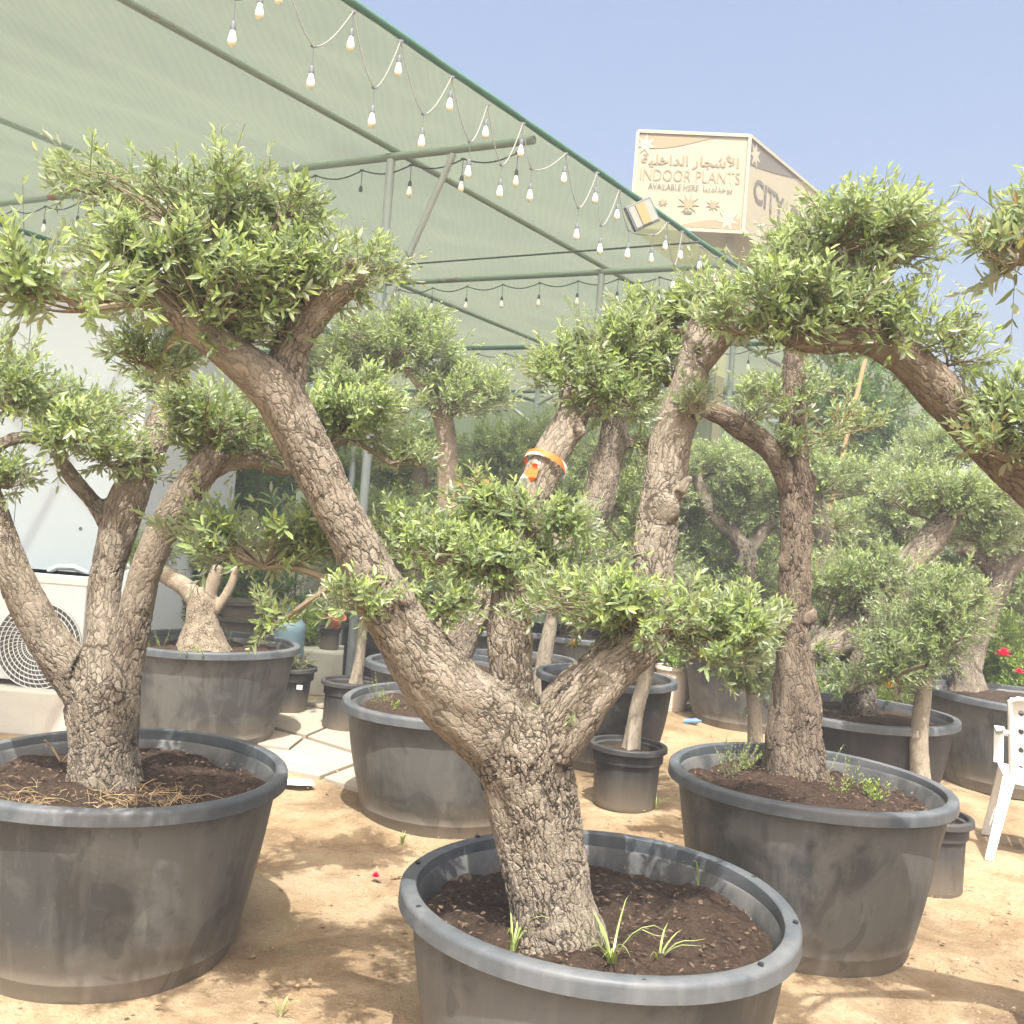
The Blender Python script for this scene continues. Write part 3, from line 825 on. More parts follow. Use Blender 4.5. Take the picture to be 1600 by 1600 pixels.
# ------------------------------------------------------------------ sign board on posts
ZS = 15.0
A = P(997, 205, 15.2); B = P(1172, 213, 15.05); Hs = A[2] - P(989, 355, 15.2)[2]
A[2] = B[2] = (A[2] + B[2])/2
back = np.array([.62, .785, 0]); C_ = B + back*7.0; D_ = A + back*7.0*.55 + np.array([-.2, 1.2, 0])
sg = thing('sign_board', 'faded cream box sign on tall posts advertising indoor plants', 'sign', (A[0], A[1], 0))
SO = np.array([A[0], A[1], 0])
dn = np.array([0, 0, -Hs])
mb = MB(); mb.add([A, B, C_, D_, A+dn, B+dn, C_+dn, D_+dn], [(0,1,2,3),(7,6,5,4),(0,4,5,1),(1,5,6,2),(2,6,7,3),(3,7,4,0)])
mb.build('box', SIGNF, sg, org=SO)
u1 = unit(B - A); n1 = np.cross(u1, np.array([0, 0, 1.0])); n1 = n1 if n1 @ (CAM - A) > 0 else -n1
u2 = unit(C_ - B); n2 = np.cross(u2, np.array([0, 0, 1.0])); n2 = n2 if n2 @ (CAM - B) > 0 else -n2
W1 = np.linalg.norm(B - A)
up = np.array([0, 0, 1.0])
mb = MB()
for o_, u, n, w in ((A, u1, n1, W1), (B, u2, n2, 7.0)):
    for a, b in ((o_, o_+u*w), (o_+dn, o_+u*w+dn)):
        c = (a+b)/2 + n*.010; mb.box(c, (w, .03, .05), np.stack([u, n, up], 1))
for c in (A, B): mb.box(c + dn/2 + n1*.015, (.05, .03, Hs), np.stack([u1, n1, up], 1))
mb.build('frame', SIGNW, sg, org=SO)
def flat(name, o_, u, n, poly, mat, off=.006):
    """thin raised shape on a sign face; poly in metres from the top left corner, y down"""
    mb = MB(); k = len(poly)
    f = [o_ + u*x - up*y + n*off for x, y in poly]; b = [o_ + u*x - up*y + n*.002 for x, y in poly]
    mb.add(f + b, [tuple(range(k))] + [(i, k+i, k+(i+1) % k, (i+1) % k) for i in range(k)])
    return mb.build(name, mat, sg, org=SO)
def star(cx, cy, r, n=7, rot=.3, inner=.42):
    return [(cx + (r if i % 2 == 0 else r*inner)*math.cos(rot + i*math.pi/n), cy + (r if i % 2 == 0 else r*inner)*math.sin(rot + i*math.pi/n)) for i in range(2*n)]
h = Hs
xs = [k/14 for k in range(15)]
flat('corner_band', A, u1, n1, [(.03+x*W1*.72, .03) for x in xs] + [(.03+x*W1*.72, .03 + h*.16*(.9-.9*x**1.4) + h*.05*math.sin(x*3.1)*(1-x)) for x in xs[::-1]], SIGNT)
flat('corner_band', A, u1, n1, [(W1*.42+x*W1*.55, h-.04) for x in xs] + [(W1*.42+x*W1*.55, h-.04 - h*.13*(x**.8) - .02*math.sin(x*5)) for x in xs[::-1]], SIGNT)
flat('corner_band', B, u2, n2, [(.03+x*1.9, .03) for x in xs] + [(.03+x*1.9, .03 + h*.26*(1-x**1.2)) for x in xs[::-1]], SIGNG, .006)
flat('flower_emblem', A, u1, n1, star(.13, .20, .17), SIGNW, .009); flat('flower_emblem', A, u1, n1, star(W1*.86, h*.88, .17), SIGNW, .009)
flat('flower_emblem', B, u2, n2, star(.22, .22, .20), SIGNW, .009)
for k, (fx, w_) in enumerate(((.10, .06), (.27, .04), (.50, .09), (.72, .055))):
    flat('plant_picture', A, u1, n1, star(W1*fx, h*.735, w_*1.9, 9, .1, .35), SIGNT, .007 + .001*k)
flat('plant_picture', A, u1, n1, [(W1*.46, h*.81), (W1*.54, h*.81), (W1*.53, h*.835), (W1*.47, h*.835)], SIGNG, .011)
def text(body, o_, u, n, x, y, width, height, mat, bold=0.0):
    c = bpy.data.curves.new('lettering', 'FONT'); c.body = body; c.extrude = 0.0; c.offset = bold; c.resolution_u = 3
    t = bpy.data.objects.new('tmp', c); COL.objects.link(t)
    dg = bpy.context.evaluated_depsgraph_get(); dg.update()
    me = bpy.data.meshes.new_from_object(t.evaluated_get(dg)); bpy.data.objects.remove(t)
    nv = len(me.vertices); V = np.empty(nv*3, np.float32); me.vertices.foreach_get('co', V); V = V.reshape(-1, 3).astype(float)
    mn, mx = V.min(0), V.max(0)
    sx, sy = width/(mx[0]-mn[0]), height/(mx[1]-mn[1])
    W = np.array(o_) - SO + u*(x + (V[:, :1]-mn[0])*sx) - up*(y + (mx[1]-V[:, 1:2])*sy) + n*.010
    me.vertices.foreach_set('co', W.astype(np.float32).ravel()); me.materials.clear(); me.materials.append(mat); me.update()
    return link('lettering', me, sg)
AR1 = '\ufe94\ufef4\ufee0\ufea7\ufe8d\ufeaa\ufedf\ufe8d \ufead\ufe8e\ufea0\ufeb7\ufef7\ufe8d'
AR2 = '\ufe8e\ufee8\ufef3\ufeaa\ufedf\ufeaa\ufe9f\ufeee\ufef3'
text(AR1, A, u1, n1, W1*.05, h*.21, W1*.87, h*.16, SIGNL, .018)
text('INDOOR PLANTS', A, u1, n1, W1*.05, h*.385, W1*.89, h*.12, SIGNT, -.008)
text('AVAILABLE HERE', A, u1, n1, W1*.13, h*.535, W1*.45, h*.062, SIGNG)
text(AR2, A, u1, n1, W1*.62, h*.53, W1*.26, h*.085, SIGNG)
for w_, x_, l_ in (('CITY', .25, 1.15), ('OF', 1.65, .62), ('FLOWERS', 2.55, 2.3)): text(w_, B, u2, n2, x_, h*.36, l_, h*.25, SIGNG, .02)
mb = MB(); mb.box((A + u1*W1*.86 + dn)*np.array([1, 1, 0]) + np.array([.12, .35, (A[2]-Hs)/2]), (.13, .13, A[2]-Hs)); mb.build('post', SIGNW, sg, org=SO)
mb = MB(); mb.box((B + u2*5.6)*np.array([1, 1, 0]) + np.array([-.1, .1, (A[2]-Hs)/2]), (.13, .13, A[2]-Hs)); mb.build('post', SIGNW, sg, org=SO)

# ------------------------------------------------------------------ white cabin, its plinth and the air conditioner
WY = 7.15
xr = P(229, 640, WY)[0]
cb = thing('site_cabin', 'white panel cabin standing under the canopy', 'cabin', (xr, WY, 0))
KO = np.array([xr, WY, 0])
HC = 3.18
mb = MB()
seams = [xr-.09, P(36, 640, WY)[0], P(36, 640, WY)[0]-1.15, P(36, 640, WY)[0]-2.3]
for a, b in zip(seams[:-1], seams[1:]): mb.box(((a+b)/2, WY+1.2, HC/2), (abs(a-b)-.006, 2.4, HC))
mb.build('wall', WHITEPANEL, cb, org=KO)
mb = MB(); mb.box((xr-.045, WY+1.2, HC/2), (.085, 2.46, HC+.02)); mb.build('corner_trim', WHITETRIM, cb, org=KO)
mb = MB(); mb.box((xr-2.2, WY+1.2, HC+.05), (4.6, 2.7, .08)); mb.build('roof', WHITETRIM, cb, org=KO, bevel=.01)
for x, y in ((126, 826), (22, 1000)):
    p = P(x, y, WY-.004); mb = MB(); mb.lathe([(0, .004), (.010, .003), (.013, 0)], 10); mb.v = [(a, -c, b) for a, b, c in mb.v]
    mb.v = [(a+p[0], b+WY-.002, c+p[2]) for a, b, c in mb.v]; mb.build('bolt_cap', SOCK, cb, org=KO)
pl = MB(); q = G(60, 1138); x1 = P(112, 1100, 6.45)[0]
pl.box((x1-1.6, 6.78, .14), (3.2, .66, .30)); o = pl.build('concrete_plinth', CONC, bevel=.015)
tag(o, 'rough low concrete plinth under the white air conditioner', 'plinth')
# air conditioner
ax0, ax1 = P(-75, 1000, 6.6)[0], P(134, 1000, 6.6)[0]
at_ = np.array([(ax0+ax1)/2, 6.72, .29]); aw = ax1-ax0; ah = .72
ac = thing('air_conditioner', 'white outdoor air conditioning unit with a round fan guard', 'air conditioner', at_)
mb = MB(); mb.box((0, .0, .04+ah/2), (aw, .32, ah)); mb.box((0, 0, .04+ah-.035), (aw+.012, .332, .07)); mb.box((-aw*.35, 0, .02), (.06, .3, .04)); mb.box((aw*.35, 0, .02), (.06, .3, .04))
mb.build('housing', ACW, ac, bevel=.012)
fc = P(62, 1008, 6.55) - at_; fr = .285
mb = MB(); m_ = [(fc[0] + fr*math.cos(a), -.165, fc[2] + fr*math.sin(a)) for a in np.linspace(0, 2*math.pi, 48, endpoint=False)]
mb.add(m_ + [(x, -.162+.0, z) for x, y, z in m_], [tuple(range(48))] + [(i, (i+1) % 48, 48+(i+1) % 48, 48+i) for i in range(48)])
mb.build('fan_opening', ACD, ac)
mb = MB()
for r in np.linspace(.05, fr, 9):
    mb.tube([(fc[0] + r*math.cos(a), -.178, fc[2] + r*math.sin(a)) for a in np.linspace(0, 2*math.pi, 41)], .0038, 5, False)
for k in range(44):
    pts_ = []
    for r in np.linspace(.05, fr, 6):
        a = k*2*math.pi/44 + r*2.2
        pts_.append((fc[0] + r*math.cos(a), -.174, fc[2] + r*math.sin(a)))
    mb.tube(pts_, .0022, 4, False)
mb.build('fan_guard', ACG, ac)
mb = MB()
for k in range(3):
    a = k*2.094 + .4
    mb.add([(fc[0]+.03*math.cos(a), -.168, fc[2]+.03*math.sin(a)), (fc[0]+.24*math.cos(a-.35), -.171, fc[2]+.24*math.sin(a-.35)), (fc[0]+.24*math.cos(a+.45), -.167, fc[2]+.24*math.sin(a+.45))], [(0, 1, 2)])
mb.build('fan_blade', SOCK, ac)
mb = MB(); z = .04+ah
mb.tube([(aw*.12, .0, z+.0), (aw*.18, .02, z+.035), (aw*.30, .03, z+.04), (aw*.38, .06, z+.01), (aw*.41, .14, z-.1)], .022, 8); mb.build('pipe_wrap', WHITEPANEL, ac, True)

# ------------------------------------------------------------------ planters
POTINFO = {}
def soil_disc(R, seed, mound=.03, rings=34, n=110):
    rs = np.linspace(0, 1, rings)**.9; an = np.linspace(0, 2*np.pi, n, endpoint=False)
    v = np.stack([(rs[:, None]*R*np.cos(an)).ravel(), (rs[:, None]*R*np.sin(an)).ravel(), np.zeros(rings*n)], 1)
    v[:, 2] = mound*(1 - (np.hypot(v[:, 0], v[:, 1])/R)**2) + .022*vnoise(v*6 + seed, 1) + .012*vnoise(v*17 + seed, 2)
    i = np.arange(rings-1)[:, None]*n + np.arange(n)[None]; j = np.arange(rings-1)[:, None]*n + (np.arange(n)[None]+1) % n
    return make_mesh('soil', v, [np.stack([i, j, j+n, i+n], -1).reshape(-1, 4)], SOILM, smooth=True)
def planter(key, label, px, py, z, R, group='large nursery tubs', mat=None, rim=None, H=None, taper=.74, soil=.10, lip=.046, name='planter_tub', cat='planter', seed=0, plain=False, ground=-.012, step=True):
    c = P(px, py, z)
    if H is None: H = c[2] - ground
    c = np.array([c[0], c[1], ground])
    o = thing(name, label, cat, c, group, rotz=seed*1.3)
    rb = R*taper; k = lip; n = 96 if R > .3 else 56
    rw = R - k*.75
    mb = MB()
    prof = [(0, .012), (rb-.02, .012), (rb-.004, .0), (rb, .012)]
    if not plain: prof += [(rb + (rw-rb)*t + (.012*math.sin(t*math.pi)) + (.003 if i in (2, 3) else 0), .012 + (H-k-.012)*t) for i, t in enumerate([.03, .06, .10, .108, .115, .18, .26, .34, .42, .5, .58, .66, .74, .82, .9, .97])]
    else: prof += [(rb + (rw-.012-rb)*t, .012 + (H-.012)*t) for t in np.linspace(.05, .72, 5)] + [(rw, H*.74), (rw, H*.76), (rw+.002, H-k)]
    prof += [(rw, H-k*.7), (rw-.012, H-k*.8)] + [(rw - .02 - (rw-rb)*t, H-k-(H*.6)*t) for t in np.linspace(0, .75, 6)]
    mb.lathe(prof, n)
    if R > .4: # soft dents from being moved about
        dv = np.array(mb.v); an_ = np.arctan2(dv[:, 1], dv[:, 0]); q_ = np.stack([np.cos(an_)*2.2 + seed*5, np.sin(an_)*2.2, dv[:, 2]*2.5], 1)
        kk = 1 + .014*vnoise(q_, seed)*np.clip(np.sin(np.clip(dv[:, 2]/H, 0, 1)*np.pi), 0, 1); mb.v = [(x*f, y*f, zz) for (x, y, zz), f in zip(mb.v, kk)]
    mb.build('wall', mat or POT, o, True)
    mb = MB()
    rp = [(R - k*1.0, H - k*.30), (R - k*.96, H - k*.06), (R - k*.88, H), (R-k*.5, H+.001), (R - k*.16, H-k*.03), (R - k*.02, H-k*.16), (R, H-k*.34), (R+.002, H - k*1.02), (R-k*.08, H-k*1.10), (R-k*.5, H-k*1.0), (R-k*.72, H-k*.6), (R-k*1.0, H-k*.9)]
    mb.lathe(rp, n, close=True)
    if R > .5: # warp slightly out of round
        mb.v = [(x*(1+.006*math.sin(2*math.atan2(y, x)+seed)), y*(1+.008*math.cos(3*math.atan2(y, x)+seed)), zz + .006*math.sin(2*math.atan2(y, x)+seed*2)) for x, y, zz in mb.v]
    mb.build('rim', rim or RIM, o, True)
    if key == 'front':
        for q in range(10):
            a = q*.628 + seed; mb = MB(); mb.lathe([(0, .002), (.008, .002), (.008, -.004)], 10, (math.cos(a)*(R-k*.45), math.sin(a)*(R-k*.45), H+.001)); mb.build('drill_hole', BLACKM, o)  # dark caps coloured for the shade inside each hole
    if soil is not None:
        s = link('soil', soil_disc(rw - .022 - (rw-rb)*soil/H, seed + hash_(key), .03*R/.6, *( (60, 180) if R > .5 and z < 5 else (30, 90))), o, (0, 0, H - soil))
    POTINFO[key] = (c, H, R, soil)
    return o
def hash_(s): return sum(ord(ch)*(i+1) for i, ch in enumerate(s)) % 97
def soil_pt(key, px, py):
    c, H, R, s = POTINFO[key]; return G(px, py, c[2] + H - (s or 0))
planter('front', 'grey tub with a thick drilled rim in front, holding the forked tree', 936, 1392, 2.957, .592, taper=.78, soil=.10, lip=.05, seed=1)
planter('left', 'wide grey tub at the left edge holding a tree with dry roots', 188, 1193, 3.55, .592, soil=.085, seed=2)
planter('right', 'grey tub with weeds, in front of the white chair side', 1265, 1210, 4.2, .588, soil=.09, seed=3)
planter('mid', 'grey scuffed tub with pale handprints behind the forked trunk', 706, 1095, 5.47, .60, soil=.07, seed=4)
planter('leftback', 'grey tub beyond the paving holding a squat bulging trunk', 332, 1001, 6.8, .60, soil=.07, seed=5)
planter('rightback', 'near black tub with a short cut trunk behind the weedy tub', 1342, 1106, 6.35, .60, mat=POT_BLACK, soil=.07, seed=6)
planter('farright', 'grey tub at the right edge beside the flowering bush', 1582, 1084, 7.3, .62, soil=.07, seed=7)
planter('centre', 'dark tub with a sunlit tan flank behind the small black pot', 948, 1053, 7.0, .50, mat=POT_BLACK, soil=.06, seed=8)
planter('centreback', 'black tub seen between the pale trunk and the marigold', 806, 1027, 8.2, .52, mat=POT_BLACK, soil=.06, seed=9)
planter('far', 'distant brown grey tub with only its rim band visible', 852, 982, 10.0, .60, soil=.06, seed=10)
planter('streaked', 'tan streaked tub standing behind the blue bottle', 1170, 1016, 8.9, .60, soil=.06, seed=11)
planter('edge', 'grey tub of the leaning tree beyond the right edge', 2050, 1390, 3.0, .6, soil=.09, seed=12)
SG = 'small black nursery pots'
kw = dict(group=SG, mat=POT_BLACK, rim=POT_BLACK, name='nursery_pot', cat='plant pot', lip=.03, plain=True)
planter('small8', 'small black pot with a pale thin trunk beside the front tub', 982, 1161, 5.95, .235, taper=.80, soil=.05, seed=1, **kw)
planter('small9', 'small dusty black pot tucked behind the weedy tub', 1453, 1270, 4.9, .205, taper=.84, soil=.05, seed=2, **kw)
planter('small10', 'small black pot with a white sticker next to the paving', 452, 1040, 7.8, .22, taper=.72, soil=.04, seed=3, **kw)
planter('small11', 'small black pot half in sun by the end of the paving', 548, 1062, 7.35, .215, taper=.86, soil=.05, seed=4, **kw)
planter('tall12', 'tall dark narrow pot behind the pale stake', 578, 974, 8.3, .24, taper=.80, soil=.06, seed=5, **kw)
planter('sap', 'small black pot holding the drooping grey sapling', 1183, 1205, 5.35, .20, taper=.80, soil=.05, seed=6, **kw)
planter('cream', 'small cream pot under the yellow green shrub', 1052, 1040, 9.3, .17, group='', mat=CREAM, rim=CREAM, name='flower_pot', cat='plant pot', lip=.03, taper=.85, soil=.04, seed=7)
o = MB(); lc = POTINFO['small10'][0]
p = P(468, 1074, 7.57); st = MB(); st.box(p, (.045, .004, .035)); o = st.build('sticker', PAPER, None); 
pr = [x for x in bpy.data.objects if x.get('label', '').startswith('small black pot with a white sticker')][0]
o.parent = pr; o.matrix_parent_inverse = (Matrix.Translation(pr.location) @ Matrix.Rotation(pr.rotation_euler.z, 4, 'Z')).inverted()
# low wall with a pot, stacked tubs and bottle behind the left tub
a = G(455, 1062); w = MB(); w.box((P(490, 1040, 8.7)[0]+.1, 8.85, .19), (1.1, .5, .40)); o = w.build('low_wall', CONC, bevel=.02); tag(o, 'short low concrete block wall behind the stickered pot', 'wall')
zt = .39; q = P(515, 1012, 8.75)
planter('ledge', 'small black pot holding a tilted terracotta pot on the low wall', 515, 1000, 8.75, .105, group=SG, mat=POT_BLACK, rim=POT_BLACK, name='nursery_pot', cat='plant pot', lip=.015, plain=True, taper=.8, soil=.05, ground=zt, H=.20)
mb = MB(); mb.lathe([(.052, 0), (.075, .12), (.085, .12), (.085, .15), (.07, .15), (.05, .01), (0, .01)], 28)
o = mb.build('terracotta_pot', TERRA, None, True, loc=(q[0]+.015, 8.75, zt+.17)); o.rotation_euler = (.35, .3, 0); tag(o, 'empty terracotta pot tilted inside a small black pot', 'flower pot')
for k, (dx, dz, r) in enumerate(((0, 0, .20), (.01, .13, .185))):
    p = P(372, 985, 7.9); mb = MB(); mb.lathe([(0, .01), (r*.8, .01), (r*.95, .16), (r, .16), (r, .19), (r*.9, .19), (r*.75, .03), (0, .03)], 40)
    o = mb.build('nursery_pot', POT_BLACK, None, True, loc=(p[0]+dx, 7.95, .52+dz)); tag(o, ['lower empty black pot of the stack behind the squat trunk', 'upper empty black pot of the stack behind the squat trunk'][k], 'plant pot', SG)
mb = MB(); p = P(370, 1000, 7.95); mb.box((p[0], 7.95, .26), (.5, .45, .52)); o = mb.build('concrete_block', CONC, bevel=.02); tag(o, 'concrete block under the stacked black pots', 'block')
p = P(437, 1000, 7.95); mb = MB(); mb.lathe([(0, 0), (.13, 0), (.135, .02), (.13, .10), (.135, .12), (.13, .20), (.135, .22), (.125, .28), (.05, .35), (.035, .36), (.035, .42), (0, .42)], 36)
o = mb.build('water_bottle', BLUEJUG, None, True, loc=(p[0], 8.3, .37)); tag(o, 'large blue plastic water bottle standing behind the left tubs', 'bottle')
mb = MB(); mb.box((p[0]-.05, 8.35, .18), (.34, .34, .37)); o = mb.build('concrete_block', CONC, bevel=.02); tag(o, 'concrete block under the blue water bottle', 'block')

# ================================================================== OLIVE TREES
TG = 'potted olive trees in the nursery'
def spt(key, px, py):
    p = soil_pt(key, px, py); return (p - CAM) @ FWD
# --- the forked tree in front
zf = spt('front', 868, 1470)
front = olive('olive_tree', 'large forked olive tree with cracked bark in the front drilled tub', TG,
  [[(872,1545,zf,172),(868,1470,zf,158),(856,1400,zf,140),(838,1300,zf,140),(825,1220,zf,150),(812,1150,zf,165)],
   [(818,1215,zf,130),(775,1140,zf-.02,135),(705,1078,zf-.08,128),(645,1005,zf-.12,104),(592,925,zf-.15,96),(548,835,zf-.18,84),(508,760,zf-.2,82),(470,690,zf-.22,84),(432,620,zf-.25,84),(372,562,zf-.28,74),(300,505,zf-.32,66),(238,452,zf-.36,56),(215,425,zf-.37,44)],
   [(440,640,zf-.24,66),(446,585,zf-.22,66),(455,540,zf-.2,66),(500,478,zf-.2,60),(545,438,zf-.2,58),(568,418,zf-.2,52)],
   [(815,1180,zf+.05,100),(803,1100,zf+.08,88),(798,1040,zf+.10,76),(797,980,zf+.13,72),(800,910,zf+.18,68),(815,840,zf+.26,64),(840,755,zf+.32,64),(872,690,zf+.36,66),(898,645,zf+.4,56),(888,605,zf+.42,44)],
   [(820,1200,zf,110),(862,1150,zf-.02,108),(905,1092,zf-.03,102),(955,1040,zf-.0,94),(1005,995,zf+.07,84),(1025,950,zf+.16,70),(1018,890,zf+.2,66),(1030,800,zf+.25,74),(1048,700,zf+.3,72),(1072,610,zf+.36,66),(1092,530,zf+.42,56),(1108,455,zf+.46,42)],
   [(1078,590,zf+.38,50),(1118,540,zf+.36,42),(1146,508,zf+.34,32)],
   [(905,640,zf+.4,20),(930,600,zf+.42,14),(975,560,zf+.44,10),(1010,520,zf+.45,8)],
   [(870,690,zf+.36,30),(930,630,zf+.38,20),(985,605,zf+.4,12)],
   [(1062,770,zf+.2,26),(1080,742,zf+.2,12)],
   [(1036,792,zf+.26,62),(1037,796,zf+.19,56),(1037,798,zf+.165,44)],[(1085,640,zf+.34,40),(1092,640,zf+.28,30)],[(735,1130,zf-.03,60),(748,1108,zf-.13,34)],[(880,690,zf+.36,40),(910,668,zf+.33,26)],
   ],
  [(345,440,zf-.30,170,78,{'rd':.24,'leaf':.050}), (450,400,zf-.22,115,52), (235,385,zf-.35,120,44), (300,294,zf-.2,180,38,{'root':(330,400,zf-.3)}),
   (155,284,zf-.15,72,24,{'root':(300,380,zf-.3),'nb':8}), (445,305,zf-.25,75,30,{'root':(400,400,zf-.25)}),
   (110,440,zf-.55,105,50,{'root':(262,480,zf-.34),'leaf':.056,'nb':9,'rd':.18}), (40,420,zf-.6,60,34,{'root':(240,455,zf-.36),'leaf':.060,'nb':5}), (240,545,zf+.05,62,52,{'young':.25,'rd':.15}),
   (490,440,zf-.25,80,70,{'nb':12}), (575,400,zf-.2,26,24,{'nb':4,'slen':1.1}), (370,510,zf-.25,80,38,{'young':.5,'nb':9}),
   (400,835,zf-.05,112,62,{'root':(530,915,zf-.15),'leaf':.052,'young':.8}), (500,810,zf+.0,60,60,{'root':(545,880,zf-.15)}), (425,955,zf-.1,40,30,{'root':(520,915,zf-.15),'nb':4}),
   (685,852,zf+.14,128,56,{'rd':.26}), (770,880,zf+.34,110,46,{'rd':.2}), (640,815,zf+.24,80,34,{'nb':12}), (850,868,zf+.36,80,38,{'nb':14,'root':(800,900,zf+.18)}), (560,925,zf-.25,52,24,{'nb':6,'root':(600,930,zf-.15)}), (690,930,zf-.02,66,36,{'nb':10}),
   (905,925,zf-.02,95,58,{'root':(1005,990,zf+.08),'rd':.24}), (1035,945,zf+.0,120,50,{'rd':.26}), (1165,955,zf+.02,80,50,{'root':(1035,985,zf+.1)}), (1120,1010,zf+0,70,30,{'root':(1035,985,zf+.1),'nb':6,'young':.6}),
   (1185,985,zf,40,34,{'root':(1035,985,zf+.1),'nb':4}), (905,1085,zf-.08,16,30,{'root':(905,1060,zf-.03),'nb':1,'ns':3,'slen':1.2}),
   (800,790,zf+.2,78,40,{'leaf':.044}), (885,805,zf+.25,50,36,{'leaf':.044,'nb':8}), (745,768,zf+.18,36,22,{'nb':5,'dead':.22,'leaf':.044}),
   (885,575,zf+.42,70,48,{'leaf':.042}), (975,545,zf+.48,85,80,{'leaf':.042}), (1010,480,zf+.55,70,45,{'leaf':.042,'root':(1095,520,zf+.4)}), (960,620,zf+.45,70,40,{'leaf':.042,'young':.5}),
   (1110,455,zf+.46,45,45,{'leaf':.043}), (1040,560,zf+.5,40,60,{'leaf':.042,'root':(1085,560,zf+.4)}), (1080,620,zf+.2,26,30,{'nb':4,'young':.5}),
  ], leaf=.041, voxel=.0065, lump=.010, seed=1, flare=.15, wk=.92)
# barrier tape tied round the middle limb
zt = zf + .3
tp = thing('barrier_tape', 'orange and white barrier tape knotted round the leaning middle limb', 'tape', P(840,735,zt))
TO = P(840, 735, zt)
mb = MB(); _t = P(854,728,zf+.325); _i = ((LAST[0] - _t)**2).sum(1).argmin(); cc = LAST[0][_i]; rr = LAST[1][_i]*1.02 + .010
ax = unit(P(872,690,zf+.36) - P(840,755,zf+.32)); a1 = unit(np.cross(ax, FWD)); a2 = np.cross(ax, a1)
ring = []
for k in range(33):
    a = k*2*math.pi/32
    q = cc + (a1*math.cos(a) + a2*math.sin(a))*rr + ax*.012*math.sin(a)
    ring += [q - ax*.010, q + ax*.010]
mb.add(ring, [(2*k, 2*k+2, 2*k+3, 2*k+1) for k in range(32)])
kn = cc - FWD*(rr+.004) - RIGHT*rr*.45; e1 = kn - RIGHT*.055 - UP*.085 + FWD*.02; TO = TO*1.0
mb.build('band', TAPE, tp, True, org=TO)
mb = MB(); mb.add([kn + RIGHT*-.012, kn + RIGHT*.014 + UP*.006, (kn+e1)/2 + RIGHT*.028 - FWD*.02, (kn+e1)/2 - RIGHT*.022 - FWD*.01, e1 + RIGHT*.016, e1 - RIGHT*.018 - UP*.01], [(0, 1, 2, 3), (3, 2, 4, 5)])
mb.lathe([(0, -.013), (.013, 0), (0, .013)], 10, kn)
mb.build('tail', TAPE, tp, org=TO)

# --- left tree
zl = spt('left', 165, 1235)
left = olive('olive_tree', 'olive tree with three spreading limbs in the left edge tub', TG,
  [[(172,1310,zl,136),(165,1235,zl,128),(160,1170,zl,116),(160,1110,zl,128),(158,1060,zl,130)],
   [(150,1100,zl,96),(112,1050,zl-.03,84),(60,975,zl-.06,72),(18,890,zl-.1,62),(-15,800,zl-.12,60),(-35,730,zl-.14,56),(-40,660,zl-.1,40)],
   [(168,1090,zl,86),(166,1010,zl+.03,72),(163,940,zl+.06,60),(170,880,zl+.1,60),(195,790,zl+.16,72),(225,715,zl+.2,66),(256,655,zl+.25,54),(272,590,zl+.28,40)],
   [(180,1075,zl,84),(202,1005,zl,66),(222,915,zl-.02,58),(258,825,zl-.04,62),(308,745,zl-.06,62),(340,700,zl-.06,54)],
   [(318,735,zl-.05,50),(355,722,zl-.02,38),(400,718,zl+.02,34),(445,733,zl+.08,30),(500,706,zl+.15,26),(545,685,zl+.2,18)],
   [(182,830,zl+.12,44),(150,790,zl+.14,34),(118,752,zl+.15,32),(95,720,zl+.15,26),(88,700,zl+.15,20)],
   [(-38,735,zl-.1,34),(0,694,zl-.08,28),(42,682,zl-.05,26),(78,695,zl-.02,18)]],
  [(132,668,zl+.0,74,44,{'rd':.2}), (165,700,zl+.05,52,30,{'nb':9}), (25,590,zl-.05,55,70,{'root':(-38,660,zl-.1)}), (20,735,zl-.1,32,32,{'nb':8,'root':(-20,760,zl-.1)}), (-10,560,zl,60,50,{'root':(-40,660,zl-.1)}),
   (105,628,zl+.55,98,38,{'young':.3,'rd':.25,'root':(88,700,zl+.2)}), (345,630,zl-.02,92,52,{'rd':.22}), (300,680,zl+.0,50,30,{'nb':9}), (400,690,zl+.02,50,34,{'nb':8}),
   (500,635,zl+.2,82,44,{'root':(500,706,zl+.15),'young':1.0}), (580,635,zl+.25,82,48,{'root':(545,685,zl+.2),'young':1.0,'rd':.26}), (560,590,zl+.3,50,34,{'root':(545,685,zl+.2),'nb':10}), (620,705,zl+.3,66,30,{'root':(545,685,zl+.2),'nb':10,'young':.4}),
   (230,720,zl+.15,24,34,{'nb':5,'young':.4}), (275,580,zl+.3,50,50,{'young':.3,'nb':10})],
  leaf=.046, voxel=.0075, lump=.008, seed=2, flare=.12, wk=.86)

